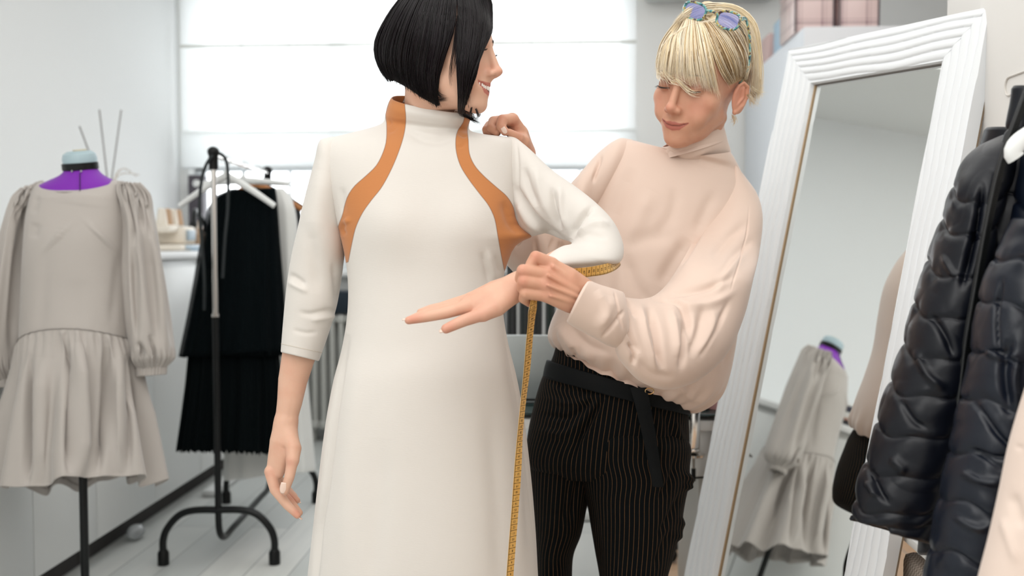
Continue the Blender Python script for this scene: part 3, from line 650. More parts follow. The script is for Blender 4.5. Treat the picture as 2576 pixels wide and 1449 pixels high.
G = sculpt(G, [(((158, 850), (170, 950), (178, 1190)), 12, -42), (((205, 860), (196, 1000), (205, 1200)), 16, 36), (((270, 870), (268, 1000), (245, 1190)), 11, -38), (((75, 900), (72, 1050), (68, 1220)), 9, -36), (((110, 900), (105, 1050), (110, 1215)), 26, 22), (((320, 900), (326, 1000), (322, 1190)), 9, -28), (((300, 900), (298, 1000), (300, 1190)), 18, 18)])
cloth('gathered_skirt', G, M['grey'], gd, hem1=.02)
b = MB(); b.V.append((G[0]+N[0]*.002).reshape(-1, 3)); b.n = 400
V, Fc = tube_mesh(np.concatenate([G[0], G[0][:1]])+np.concatenate([N[0], N[0][:1]])*.001, .0016, 6, False); mesh('waist_seam', V, Fc, mat('grey_seam', '#8e8883', .8), gd)
def puff(rows, cuff, strokes, seed):
    n = 170; G, a = ring_loft(rows, n, 180, 2.0); u = np.linspace(0, 1, n)[:, None]; A = a[None]; N = outward(G)
    f = (.5*np.sin(A*17+seed)+.5*np.sin(A*26+2*seed))*.007*np.exp(-((u-.02)/.10)**2)+(.5*np.sin(A*22+seed)+.5*np.sin(A*33+seed))*.006*np.exp(-((u-.955)/.045)**2)
    f += np.sin(A*5+seed+u*2)*.007*np.sin(np.clip(u, 0, 1)*pi)+np.sin(A*8+seed*2)*.006*np.sin(np.clip(u, 0, 1)*pi)**2
    G = G+N*f[:, :, None]; G = sculpt(G, strokes); cloth('puff_sleeve', G, M['grey'], gd, hem0=.01, hem1=.02)
    L, R, C, D = cuff
    G2, a2 = ring_loft([(L[0], L[1], R[0], R[1], TM, TM, .036, 0), (C[0], C[1], D[0], D[1], TM, TM, .037, 0)], 20, 120, 2.0); N2 = outward(G2)
    G2 = G2+N2*(np.sin(a2*27)*.0025*(1+.3*np.sin(a2*5)))[None, :, None]; cloth('cuff', G2, M['grey'], gd, hem1=.02)
puff([(60, 474, 100, 458, TM, TM, .05, .0), (38, 500, 100, 486, TM, TM, .066, 0), (24, 560, 76, 560, TM, TM, .07, 0), (8, 640, 70, 640, TM, TM, .07, 0), (-8, 740, 66, 740, TM, TM, .075, 0), (-22, 850, 56, 850, TM, TM, .078, 0), (-24, 920, 50, 922, TM, TM, .065, 0), (-4, 956, 44, 950, TM, TM, .036, 0)], ((-4, 954), (44, 948), (-2, 974), (44, 970)),
     [(((95, 470), (72, 500), (62, 580)), 7, -18), (((80, 466), (52, 500), (42, 560)), 7, -16), (((100, 490), (86, 540), (74, 600)), 6, -15), (((60, 560), (40, 700), (30, 880)), 11, -17)], 1.2)
puff([(306, 458, 345, 462, TM, TM, .05, 0), (302, 486, 372, 492, TM, TM, .066, 0), (318, 560, 386, 556, TM, TM, .07, 0), (319, 640, 400, 640, TM, TM, .07, 0), (322, 740, 415, 740, TM, TM, .075, 0), (326, 830, 428, 830, TM, TM, .08, 0), (334, 900, 434, 895, TM, TM, .07, 0), (343, 926, 418, 922, TM, TM, .038, 0)], ((343, 922), (418, 918), (344, 946), (416, 940)),
     [(((310, 466), (330, 520), (338, 620)), 7, -18), (((325, 462), (352, 500), (360, 580)), 7, -17), (((340, 462), (368, 500), (378, 600)), 6, -14), (((334, 620), (340, 740), (342, 860)), 9, -18), (((372, 600), (386, 740), (400, 880)), 11, -16), (((345, 860), (365, 900)), 7, -18), (((378, 840), (392, 900), (396, 915)), 7, -15)], 2.4)
# ================================================================== clothes rack and what hangs on it
YN, YF = 3.575, 4.44; XN, XFF = -1.28, -1.342; ZN, ZF = hit(543, 396, 1, YN)[2], hit(676, 440, 1, YF)[2]
rk = thing('clothes_rack', ((XN+XFF)/2, (YN+YF)/2, 0), 'black and chrome clothes rack with arched feet beside the base cabinets', 'clothes rack')
PN = np.array([XN, YN, 0]); PF = np.array([XFF, YF, 0]); ZJ = hit(548, 797, 1, YN)[2]
dirr = (PF-PN)/np.linalg.norm(PF-PN); prp = np.array([-dirr[1], dirr[0], 0])
for Q, zt in ((PN, ZN), (PF, ZF)):
    b = MB(); b.tube([Q+[0, 0, ZJ-.05], Q+[0, 0, zt]], .0105, 20); b.build('chrome_post', M['chrome'], rk)
    b = MB(); b.tube([Q+[0, 0, ZJ-.0], Q+[0, 0, ZJ+.012]], .0145, 20); b.build('post_collar', M['chrome'], rk)
    b = MB(); b.lathe([(.012, -.05), (.017, -.048), (.017, .0), (.02, .006), (.02, .024), (.012, .03), (0, .03)], Q+[0, 0, zt+.005], 20); b.ball(Q+[0, 0, zt+.02], (.022, .022, .02), 14); b.build('rail_joint', M['black'], rk)
    hw = .205; pts = [Q+prp*hw+[0, 0, .04], Q+prp*hw+[0, 0, .09], Q+prp*(hw-.015)+[0, 0, .135], Q+prp*(hw-.06)+[0, 0, .185], Q+prp*(hw-.11)+[0, 0, .203], Q+[0, 0, .205]]
    pts = pts+[2*(Q+[0, 0, 0])*np.array([1, 1, 0])-np.array(p)*np.array([1, 1, -1]) for p in pts[::-1][1:]]
    b = MB(); b.tube(catmull(pts, 70), .0135, 16); b.build('foot_arch', M['blacktube'], rk)
    for s in (-1, 1): b = MB(); b.lathe([(0, 0), (.021, 0), (.021, .045), (.016, .055), (0, .055)], Q+prp*hw*s+[0, 0, .0], 18); b.build('foot_cap', M['black'], rk)
b = MB(); low = catmull([PN+[0, 0, ZJ], PN+[0, 0, .5], PN+[0, 0, .2], PN+dirr*.012+[0, 0, .12], PN+dirr*.07+[0, 0, .082], PN+dirr*.2+[0, 0, .08], PF-dirr*.2+[0, 0, .08], PF-dirr*.07+[0, 0, .082], PF-dirr*.012+[0, 0, .12], PF+[0, 0, .2], PF+[0, 0, .5], PF+[0, 0, ZJ]], 120); b.tube(low, .0125, 18); b.build('lower_frame', M['blacktube'], rk)
b = MB(); b.tube([PN+[0, 0, ZN+.008], PF+[0, 0, ZF+.008]], .0095, 18); b.build('hanging_rail', M['chrome'], rk)
# black cord looped over the near joint
T0 = YN/ (CF@np.array([0, 1, 0]))*1.0
def R(px, py, y): return hit(px, py, 1, y)
b = MB(); cpts = [R(514, 780, YN-.01), R(514, 700, YN-.03), R(507, 600, YN-.035), R(502, 520, YN-.035), R(508, 450, YN-.035), R(522, 408, YN-.03), R(545, 385, YN+.0), R(565, 396, YN+.03), R(573, 430, YN+.03), R(573, 520, YN+.03), R(566, 600, YN+.02), R(560, 700, YN+.01)]
tag(MB().tube(catmull(cpts, 90), .006, 8).build('looped_cord', mat('cord_black', '#101a1d', .6)), 'thin black cord looped over the near joint of the clothes rack', 'cord')

def railpt(f): return PN+(PF-PN)*f+np.array([0, 0, ZN+(ZF-ZN)*f+.008])
def hanger(name, f, half, drop, m, lb, tilt=0., wood=False, hook=.055, bar=False, yaw=0):
    c = railpt(f); t = thing(name, c, lb, 'hanger')
    d = np.array([cos(yaw), sin(yaw), 0])
    top = c+[0, 0, -.062]
    b = MB(); hk = [top+[0, 0, -.01], top+[0, 0, .02]]+[c+d*.02*cos(x)*1.0+np.array([0, 0, .016*sin(x)-.004]) for x in np.linspace(-1.1, 3.6, 14)]
    b.tube(catmull(hk, 40), .0016, 8); b.build('hook', M['steel'], t)
    b = MB(); pts = []
    for s in np.linspace(-1, 1, 41):
        z = -drop*abs(s)**1.15-.0; pts.append(top+d*half*s+[0, 0, z+tilt*s*half])
    n = len(pts); b.tube(pts, [.0145-.004*abs(x) for x in np.linspace(-1, 1, n)], 12, True, flat=.8)
    b.lathe([(0, -.012), (.012, -.01), (.012, .012), (.006, .02), (0, .02)], top+[0, 0, .002], 14)
    if bar: b.box(top+[-half*.82, -.004, -drop*1.02], top+[half*.82, .004, -drop*1.02+.01], .003)
    b.build('hanger_arms', m, t); return t
# f places along rail
hanger('clothes_hanger', .20, .185, .115, M['white'], 'white wooden hanger at the near end of the rack holding the black tulle skirt')
b = MB(); c = railpt(.22); b.box(c+[-.075, -.012, -.105], c+[-.028, -.008, -.255], .001); ht = b.build('paper_tag', mat('tag_white', '#dadbdd', .6)); tag(ht, 'white paper tag with fine print hanging at the near hanger', 'tag')
b = MB()
for i in range(9): b.box(c+[-.07, -.0135, -.128-.012*i], c+[-.036-.006*(i % 3), -.0125, -.131-.012*i])
b.build('fine_print', mat('print_grey', '#8b8d90', .7), ht, smooth=False)
hanger('clothes_hanger', .50, .19, .015, M['white'], 'white straight clip hanger over the middle of the rack', bar=False)
hanger('clothes_hanger', .74, .20, .11, mat('orange_wood', '#b0733f', .5), 'orange brown wooden hanger toward the far end of the rack')
hanger('clothes_hanger', .88, .20, .11, M['black'], 'black hanger holding the black jacket at the rack far end')

def gshape(name, rows, m, n, seg, fold, seed, parent, hem1=.01, ragged=0., nf=16, **kw):
    G, a = ring_loft(rows, n, seg, 2.4); u = np.linspace(0, 1, n)[:, None]; A = a[None]; N = outward(G)
    f = (np.sin(A*nf+1.4*np.sin(A*3+seed)+seed)*.55+np.sin(A*nf*1.7+1.1*np.sin(A*5+seed))*.45)*fold*np.clip(.25+u*1.2, 0, 1)
    G = G+N*f[:, :, None]
    if ragged: G[:, :, 2] += u**6*(np.sin(A*60+seed)*.5+np.sin(A*97)*.5)*ragged
    return cloth(name, G, m, parent, hem1=hem1, **kw)
tul = mat('black_tulle', '#03080a', .95, spec=.1); tul2 = mat('black_tulle_outer', '#050c0f', .95, alpha=.72, spec=.1)
ts = 3.87
sk = thing('tulle_skirt', P(590, 1140, ts), 'long tiered black tulle skirt hanging at the near end of the rack', 'skirt')
gshape('skirt_tier', [(588, 478, 690, 474, ts, ts, .03, 0), (545, 500, 692, 500, ts, ts, .035, 0), (522, 590, 697, 590, ts, ts, .06, 0), (500, 740, 704, 740, ts, ts, .10, 0), (474, 895, 709, 893, ts, ts, .13, 0)], tul, 90, 240, .009, 1, sk, ragged=.004, nf=18)
gshape('skirt_tier', [(500, 760, 690, 760, ts, ts, .08, 0), (482, 860, 694, 860, ts, ts, .10, 0), (472, 980, 702, 980, ts, ts, .125, 0), (452, 1132, 706, 1142, ts, ts, .15, 0)], tul, 90, 260, .011, 2, sk, ragged=.010, nf=20)
gshape('outer_net', [(586, 476, 692, 472, ts, ts, .04, 0), (540, 500, 696, 500, ts, ts, .05, 0), (514, 590, 702, 590, ts, ts, .075, 0), (492, 740, 712, 740, ts, ts, .115, 0), (462, 897, 720, 880, ts, ts, .145, 0)], tul2, 60, 160, .012, 3, sk, nf=9)
wc = mat('white_coating', '#e2e3e0', .8, sheen=.3); tw = 4.06
ct = thing('white_coat', P(680, 1190, tw), 'long white coat hanging behind the black tulle skirt', 'coat')
gshape('coat_body', [(640, 474, 712, 474, tw, tw, .04, 0), (600, 500, 735, 500, tw, tw, .06, 0), (580, 700, 752, 700, tw, tw, .09, 0), (572, 900, 768, 900, tw, tw, .10, 0), (566, 1208, 792, 1184, tw, tw, .12, 0)], wc, 80, 120, .012, 4, ct, nf=6, hem1=.02)
tw2 = 4.0
gshape('coat_sleeve', [(690, 478, 720, 482, tw2, tw2, .03, 0), (690, 520, 742, 530, tw2, tw2, .045, 0), (694, 640, 748, 640, tw2, tw2, .05, 0), (700, 780, 742, 780, tw2, tw2, .045, 0), (705, 860, 740, 860, tw2, tw2, .04, 0)], wc, 50, 60, .004, 5, ct, nf=4)
tb = 4.33
jt = thing('black_jacket', P(700, 900, tb), 'black jacket hanging at the far end of the clothes rack', 'jacket')
gshape('jacket_body', [(640, 476, 706, 474, tb, tb, .04, 0), (610, 500, 748, 512, tb, tb, .06, 0), (606, 620, 756, 600, tb, tb, .07, 0), (606, 800, 756, 800, tb, tb, .07, 0), (606, 900, 752, 900, tb, tb, .07, 0)], mat('black_wool', '#121416', .85), 60, 100, .008, 6, jt, nf=6, hem1=.02)

# ================================================================== work desk behind the assistant
M['deskw'] = mat('desk_white', '#e6e5e2', .4)
dzt = .70; A0 = hit(1790, 1058, 2, dzt); dy = A0[1]; dx0 = hit(1215, 1050, 1, dy)[0]; dx1 = hit(1960, 1050, 1, dy)[0]
dk = thing('work_desk', ((dx0+dx1)/2, dy+.3, 0), 'white work desk with a glass top behind the two people', 'desk')
b = MB(); b.box((dx0, dy, dzt-.03), (dx1, dy+.6, dzt), .003); b.build('desk_top', M['deskw'], dk)
b = MB(); b.box((dx0+.0, dy-.012, dzt+.0125), (dx1, dy+.58, dzt+.0205), .002); b.build('glass_top', mat('green_glass', '#0f2a2a', .06, spec=.8), dk)
for x in (dx0+.05, (dx0+dx1)/2, dx1-.06):
    for y_ in (dy+.05, dy+.5): b = MB(); b.lathe([(0, 0), (.012, 0), (.012, .0115), (0, .0115)], (x, y_, dzt+.0005), 14); b.build('glass_spacer', M['chrome'], dk)
dq0 = hit(1742, 1100, 1, dy)[0]; zd = hit(1760, 1202, 1, dy)[2]
b = MB(); b.box((dq0, dy+.02, zd), (dx1-.01, dy+.55, dzt-.031), .002); b.build('drawer_box', M['deskw'], dk)
b = MB(); b.box((hit(1790, 1100, 1, dy)[0], dy+.006, zd+.02), (dx1-.02, dy+.0195, dzt-.04), .002); b.build('drawer', M['deskw'], dk)
lx = hit(1752, 1300, 1, dy+.1)[0]
b = MB(); b.box((lx, dy+.06, 0), (lx+.03, dy+.56, zd-.0005), .002); b.build('side_panel', mat('desk_side_shaded', '#b9b6b0', .6), dk)  # shade on this white panel is painted in as grey
b = MB(); b.box((dx0+.01, dy+.04, 0), (dx0+.04, dy+.56, dzt-.031), .002); b.build('side_panel', M['deskw'], dk)
# laptop on the desk
lp = thing('laptop', (hit(1300, 1040, 1, dy+.16)[0], dy+.2, dzt+.022), 'open silver laptop with its lid toward the two people', 'laptop')
ly = dy+.13; la = hit(1225, 843, 1, ly); lc = hit(1560, 1030, 1, ly); sil = mat('laptop_silver', '#b4baba', .38, .55)
Rl = np.array([[1, 0, 0], [0, cos(.14), -sin(.14)], [0, sin(.14), cos(.14)]])
b = MB(); b.box((la[0], ly, dzt+.035), (lc[0], ly+.007, la[2]+.005), .003, R=Rl, org=(0, ly, dzt+.035)); b.build('lid', sil, lp)
b = MB(); b.box((la[0], ly+.005, dzt+.0225), (lc[0], ly+.235, dzt+.034), .004); b.build('keyboard_base', sil, lp)
b = MB(); b.tube([(la[0]+.03, ly+.004, dzt+.0335), (lc[0]-.03, ly+.004, dzt+.0335)], .0045, 10); b.build('hinge', M['black'], lp)
# clamp at the desk edge
cx = hit(1748, 1060, 1, dy-.02); cl = thing('table_clamp', (cx[0], dy, dzt), 'chrome and black screw clamp fixed to the desk edge', 'clamp')
X = cx[0]; b = MB(); b.box((X-.016, dy-.026, dzt+.021), (X+.016, dy+.045, dzt+.031), .003); b.box((X-.014, dy-.026, dzt-.075), (X+.014, dy-.0145, dzt+.03), .003); b.box((X-.014, dy-.026, dzt-.085), (X+.014, dy+.04, dzt-.075), .003); b.build('clamp_body', M['chrome'], cl)
b = MB(); b.tube([(X, dy+.0-.0, dzt-.15), (X, dy+.0, dzt-.036)], .004, 10); b.lathe([(0, 0), (.016, 0), (.016, .004), (0, .004)], (X, dy, dzt-.036), 18); b.build('screw', M['chrome'], cl)
b = MB(); b.lathe([(0, 0), (.03, 0), (.032, .006), (.02, .010), (0, .01)], (X, dy, dzt-.1), 28); b.build('wing_disc', M['chrome'], cl)
b = MB(); b.tube([(X, dy, dzt-.17), (X, dy, dzt-.135)], .0065, 10); b.tube([(X-.01, dy-.004, dzt-.162), (X+.038, dy-.004, dzt-.158)], .0028, 8); b.ball((X+.038, dy-.004, dzt-.158), (.0045, .0045, .0045), 10); b.build('screw_lever', M['black'], cl)
# tray and spools
tp_ = hit(1800, 1035, 1, dy+.1); X = tp_[0]+.02
b = MB(); z = dzt+.0215; b.lathe([(0, 0), (.05, 0), (.058, .05), (.056, .052), (.048, .006), (0, .006)], (X, dy+.09, z), 36, sx=1.05, sy=.9); tag(b.build('pink_bowl', mat('pink_ceramic', '#d3a2a0', .35)), 'small dusty pink bowl on the glass desk top', 'bowl')
og = mat('orange_thread', '#c98a55', .6); rd_ = mat('rust_thread', '#9c4f36', .6)
for i, (ox, oy, oz, m_, lb) in enumerate(((-.012, -.0, .012, og, 'orange thread spool lying in the pink bowl'), (.03, .02, .03, rd_, 'rust red thread spool lying in the pink bowl'), (.012, .03, .058, og, 'orange thread spool on top of the pink bowl pile'))):
    b = MB(); c = np.array([X+ox, dy+.09+oy, z+oz+.012]); b.lathe([(0, -.024), (.017, -.024), (.017, -.021), (.013, -.02), (.0155, 0), (.013, .02), (.017, .021), (.017, .024), (0, .024)], c, 22, axis=(1, .35*(i-1), .1)); tag(b.build('thread_spool', m_), lb, 'thread spool', 'thread spools in the pink bowl')
b = MB(); b.ball((X-.075, dy+.06, z+.0225), (.028, .024, .022), 18); tag(b.build('pin_cushion', mat('blush_cloth', '#e3c7bf', .8)), 'small blush pin cushion beside the pink bowl', 'pin cushion')
# chair behind the desk
chx = hit(1850, 900, 1, dy+.85)[0]; ch = thing('office_chair', (chx, dy+.85, 0), 'dark brown leather office chair behind the work desk', 'chair')
lea = mat('brown_leather', '#3b2a26', .45)
zt_ = hit(1850, 832, 1, dy+.85)[2]
b = MB(); b.box((chx-.22, dy+.82, .6), (chx+.22, dy+.89, zt_), .03); b.build('backrest', lea, ch)
b = MB(); b.box((chx-.24, dy+.87, .44), (chx+.24, dy+1.3, .52), .03); b.build('seat', lea, ch)
b = MB(); b.tube([(chx, dy+1.08, .08), (chx, dy+1.08, .44)], .025, 14); b.tube([(chx, dy+.9, .45), (chx, dy+.9, .7)], .018, 10); b.build('post', M['black'], ch)
for k_ in range(5):
    d = np.array([cos(k_*1.2566), sin(k_*1.2566), 0]); b = MB(); b.tube([np.array([chx, dy+1.08, .09]), np.array([chx, dy+1.08, .05])+d*.27], .014, 10); b.ball(np.array([chx, dy+1.08, .026])+d*.27, (.026, .026, .026), 12); b.build('base_leg', M['black'], ch)
# beaded garland hung on the wardrobe side
gy = 4.75
bc = [mat('bead_%d' % i, c, .3) for i, c in enumerate(('#a98f96', '#c9ccd2', '#6d6270', '#d6b9ae'))]
for s in range(3):
    X_ = wx0-.0096; y_ = 5.74+.07*s; g0 = thing('bead_string', (X_, y_, .66), ['pink and grey bead string hanging nearest on the wardrobe side', 'middle bead string hanging on the wardrobe side', 'farthest bead string hanging on the wardrobe side'][s], 'bead string', 'bead strings on the wardrobe side')
    b = MB(); b.lathe([(0, 0), (.005, 0), (.004, .008), (.007, .010), (.007, .013), (0, .013)], (wx0+.0005, y_, 1.002), 14, axis=(-1, 0, 0)); b.build('peg', M['chrome'], g0)
    for j in range(16):
        b = MB(); b.ball((X_, y_+.006*sin(j*2.1+s), .99-.021*j), (.0095,)*3, 10); b.build('bead', bc[(j+s) % 4], g0)
# dark garments on a low rail at the back
gr_y = 4.9; g0x = hit(1240, 700, 1, gr_y)[0]; g1x = hit(1530, 700, 1, gr_y)[0]; gz = hit(1300, 660, 1, gr_y)[2]+.0
lr = thing('low_garment_rail', ((g0x+g1x)/2, gr_y, 0), 'low black garment rail at the back between the two people', 'garment rail')
b = MB(); b.tube([(g0x-.03, gr_y, gz+.04), (g1x+.03, gr_y, gz+.04)], .011, 12); b.build('rail', M['blacktube'], lr)
for x in (g0x-.03, g1x+.03):
    b = MB(); b.tube([(x, gr_y, .02), (x, gr_y, gz+.052)], .012, 12); b.build('post', M['blacktube'], lr)
    b = MB(); b.tube([(x, gr_y-.2, .012), (x, gr_y+.2, .012)], .012, 12); b.build('foot', M['blacktube'], lr)
nn = 9; cc = ['#0d1318', '#0a1214', '#10201f', '#0b0f12', '#12261f', '#3b1a18', '#2c2f38', '#0d1414', '#171b20']
for i in range(nn):
    x = g0x+(g1x-g0x)*(i+.5)/nn; w_ = (g1x-g0x)/nn*.46; t = thing('dark_garment', (x, gr_y, gz-.7), ['navy', 'black', 'dark green', 'soft black', 'bottle green', 'burgundy', 'slate blue', 'deep black', 'charcoal'][i]+' garment on the low back rail, '+['first from the window', 'second along', 'third along', 'fourth along', 'fifth along', 'sixth along', 'seventh along', 'eighth along', 'last before the wardrobe'][i], 'garment', 'dark garments on the low back rail')
    th = np.linspace(0, 2*pi, 48, endpoint=False); zs = np.linspace(gz+.02, gz-.72, 24); G = np.zeros((24, 48, 3))
    for r_, z in enumerate(zs):
        wd_ = (.06+.16*min(1, r_/5)); fx = w_*(.75+.2*np.sin(th*5+i+z*2)); G[r_, :, 0] = x+np.cos(th)*fx; G[r_, :, 1] = gr_y+np.sin(th)*wd_; G[r_, :, 2] = z
    cloth('garment_body', G, mat('garment_%d' % i, cc[i], .85, sheen=.2), t, hem1=.01)
    b = MB(); b.tube(catmull([(x, gr_y, gz+.01), (x, gr_y, gz+.035), (x+.0, gr_y+.014, gz+.052), (x, gr_y+.002, gz+.0625), (x, gr_y-.014, gz+.052)], 20), .0018, 6); b.build('hanger_hook', M['steel'], t)
# things under the desk seen between the legs
b = MB(); fx = hit(1500, 1300, 1, 4.2); b.box((hit(1455, 1330, 1, 4.2)[0], 4.2, .001), (hit(1560, 1330, 1, 4.2)[0], 4.5, hit(1500, 1288, 1, 4.2)[2]), .03); tag(b.build('floor_box', mat('floor_box_grey', '#c6c8c6', .6)), 'pale grey box on the floor seen between the trouser legs', 'box')
z_ = hit(1500, 1288, 1, 4.2)[2]; b = MB(); b.box((hit(1462, 1330, 1, 4.25)[0], 4.25, z_+.001), (hit(1530, 1330, 1, 4.25)[0], 4.45, z_+.085), .03); tag(b.build('folded_scarf', mat('maroon_cloth', '#6a4440', .8)), 'maroon folded cloth lying on the pale grey floor box', 'cloth')
# ================================================================== rack in front on the right with quilted jackets
M['quilt'] = mat('black_quilt', '#0a0d16', .36, bump=(70, .25, .0012), spec=.32)
M['quilt2'] = mat('blueblack_quilt', '#0c1320', .34, bump=(70, .25, .0012), spec=.38)
M['zip'] = mat('zip_tape', '#090c0e', .6)
def quilt(G, us, amp, seed, N=None, px_s=1.0):
    """puffed channels between seam positions us (fractions of the length, optionally slanted)"""
    n, m = G.shape[:2]; N = outward(G) if N is None else N; u = np.linspace(0, 1, n)[:, None]
    a = np.linspace(0, 2*pi, m, endpoint=False)[None]
    uu = u+.012*np.sin(a*2+seed)+.006*np.sin(a*5+seed*2)+.03*np.cos(a)   # seams wander a little
    us = np.array(us); d = np.min(np.abs(uu[:, :, None]-us[None, None]), axis=2); L = np.linalg.norm(G[-1].mean(0)-G[0].mean(0)); dm = d*L
    puff = amp*(1-np.exp(-(dm/.0055)**.9))
    V = G.reshape(-1, 3)
    wr = wav(V, 9, seed, 8, (1, 1, 1.8)).reshape(n, m); cr = wav(V, 28, seed+3, 8, (1, 1, .35)).reshape(n, m)
    D = puff+wr*.0022*(1-np.exp(-(dm/.03)**2))+cr*.0022*np.exp(-(dm/.014)**2)*(1-np.exp(-(dm/.003)**2))+np.abs(wav(V, 6, seed+9, 6, (1, 1, 1)).reshape(n, m))**.8*.003
    return G+N*D[:, :, None], dm
def seg_jacket(name, rows, us, m, parent, strokes, seed, amp=.0058, n=420, seg=150, pw=2.1, hem=.03):
    G, a = ring_loft(rows, n, seg, pw); G, dm = quilt(G, us, amp, seed); G = sculpt(G, strokes); return cloth(name, G, m, parent, hem0=.006, hem1=.008, thick=.006), G
tj = 1.52
j1 = thing('quilted_jacket', P(2400, 1300, tj), 'black quilted jacket with a long sleeve hanging in front of the mirror', 'jacket', 'quilted jackets on the near rack')
srow = [(2532, 352, 2560, 372, tj, tj, .03, 0), (2478, 378, 2548, 420, tj, tj, .045, 0), (2440, 418, 2528, 470, tj, tj, .055, 0), (2410, 480, 2500, 540, tj, tj, .062, 0), (2390, 545, 2482, 600, tj, tj, .065, 0), (2352, 660, 2462, 712, tj, tj, .067, 0), (2318, 760, 2446, 812, tj, tj, .067, 0), (2290, 870, 2434, 925, tj, tj, .066, 0), (2246, 990, 2420, 1050, tj, tj, .065, 0), (2206, 1120, 2396, 1185, tj, tj, .062, 0), (2178, 1215, 2368, 1280, tj, tj, .058, 0), (2154, 1302, 2338, 1360, tj, tj, .054, 0)]
Ls = np.array([r[:2] for r in srow], float); cum = np.concatenate([[0], np.cumsum(np.hypot(*np.diff(Ls, axis=0).T))]); cum /= cum[-1]
def u_of(y): return float(np.interp(y, Ls[:, 1], cum))
seg_jacket('quilted_sleeve', srow, [u_of(y) for y in (455, 535, 640, 745, 850, 945, 1048, 1150, 1245, 1282)], M['quilt'], j1,
  [(((2470, 470), (2462, 540), (2440, 640), (2420, 720)), 9, -16), (((2370, 640), (2400, 690), (2430, 700)), 8, 5), (((2340, 790), (2380, 850), (2400, 900)), 9, -7), (((2300, 880), (2340, 950), (2380, 980)), 10, 7), (((2260, 1000), (2300, 1060), (2340, 1080)), 9, -6), (((2190, 1180), (2215, 1240), (2240, 1270)), 8, -7), (((2240, 1150), (2280, 1190)), 12, 6), (((2180, 1210), (2205, 1250)), 8, 6)], 3)
tb1 = 1.60
bG = [(2500, 330, 2700, 330, tb1, tb1, .06, 0), (2478, 440, 2760, 440, tb1, tb1, .08, 0), (2466, 560, 2780, 560, tb1, tb1, .095, 0), (2448, 700, 2790, 700, tb1, tb1, .10, 0), (2425, 860, 2800, 860, tb1, tb1, .10, 0), (2398, 1000, 2800, 1000, tb1, tb1, .10, 0), (2352, 1200, 2800, 1200, tb1, tb1, .10, 0), (2330, 1390, 2800, 1390, tb1, tb1, .10, 0)]
seg_jacket('quilted_body', bG, [.14, .27, .40, .52, .64, .76, .88], M['quilt'], j1, [], 5, amp=.006)
zp = [P(x, y, t) for x, y, t in ((2590, 215, 1.47), (2562, 290, 1.455), (2536, 360, 1.45), (2512, 440, 1.447), (2494, 520, 1.445), (2478, 600, 1.445), (2462, 690, 1.445), (2448, 770, 1.445), (2434, 850, 1.447), (2424, 930, 1.45), (2412, 1020, 1.452))]
b = MB(); b.tube(catmull(zp, 90), .0062, 10); b.build('zip', M['zip'], j1)
zc = catmull(zp, 160)
b = MB()
for i in range(4, 156, 1): b.box(zc[i]-[.0035, .0075, .0012], zc[i]-[-.0035, .0055, -.0012])
b.build('zip_teeth', M['black'], j1, smooth=False)
# collar / open front panel right of the zip
cl_ = [(2560, 225, 2700, 225, 1.5, 1.5, .02, 0), (2538, 330, 2700, 330, 1.5, 1.5, .024, 0), (2512, 430, 2690, 430, 1.5, 1.5, .028, 0), (2488, 540, 2680, 540, 1.5, 1.5, .03, 0), (2458, 700, 2640, 700, 1.5, 1.5, .03, 0), (2430, 880, 2600, 880, 1.5, 1.5, .03, 0), (2418, 1000, 2580, 1000, 1.5, 1.5, .03, 0)]
seg_jacket('front_panel', cl_, [.11, .31, .49, .66, .82], M['quilt'], j1, [], 8, amp=.005)
hr = thing('coat_hanger', P(2600, 360, 1.44), 'white plastic hanger in the neck of the quilted jacket', 'hanger')
hp = [P(2556, 398, 1.405), P(2548, 385, 1.405), P(2556, 366, 1.405), P(2580, 345, 1.41), P(2640, 310, 1.43), P(2700, 290, 1.45), P(2800, 330, 1.47), P(2880, 390, 1.5)]
b = MB(); b.tube(catmull(hp, 50), .013, 14, True, flat=.7); b.build('hanger_arms', M['white'], hr)
zr_ = 1.70; hk0 = P(2700, 286, 1.45)
b = MB(); b.tube(catmull([hk0, hk0+[0, 0, .14], [hk0[0], hk0[1], zr_-.02], [hk0[0]-.018, hk0[1], zr_+.003], [hk0[0], hk0[1], zr_+.018], [hk0[0]+.016, hk0[1], zr_]], 40), .002, 8); b.build('hook', M['steel'], hr)
t2 = 1.36
j2 = thing('quilted_jacket', P(2500, 1400, t2), 'blue black quilted jacket overlapping in front of the black one', 'jacket', 'quilted jackets on the near rack')
r2 = [(2572, 560, 2640, 560, t2, t2, .04, 0), (2540, 628, 2640, 650, t2, t2, .05, 0), (2504, 700, 2640, 740, t2, t2, .055, 0), (2478, 790, 2630, 840, t2, t2, .058, 0), (2460, 900, 2612, 950, t2, t2, .06, 0), (2440, 1000, 2600, 1060, t2, t2, .06, 0), (2415, 1110, 2580, 1170, t2, t2, .06, 0), (2392, 1220, 2548, 1290, t2, t2, .06, 0), (2365, 1350, 2515, 1420, t2, t2, .058, 0), (2345, 1470, 2490, 1530, t2, t2, .055, 0), (2330, 1560, 2470, 1610, t2, t2, .052, 0)]
Ls = np.array([r[:2] for r in r2], float); cum = np.concatenate([[0], np.cumsum(np.hypot(*np.diff(Ls, axis=0).T))]); cum /= cum[-1]
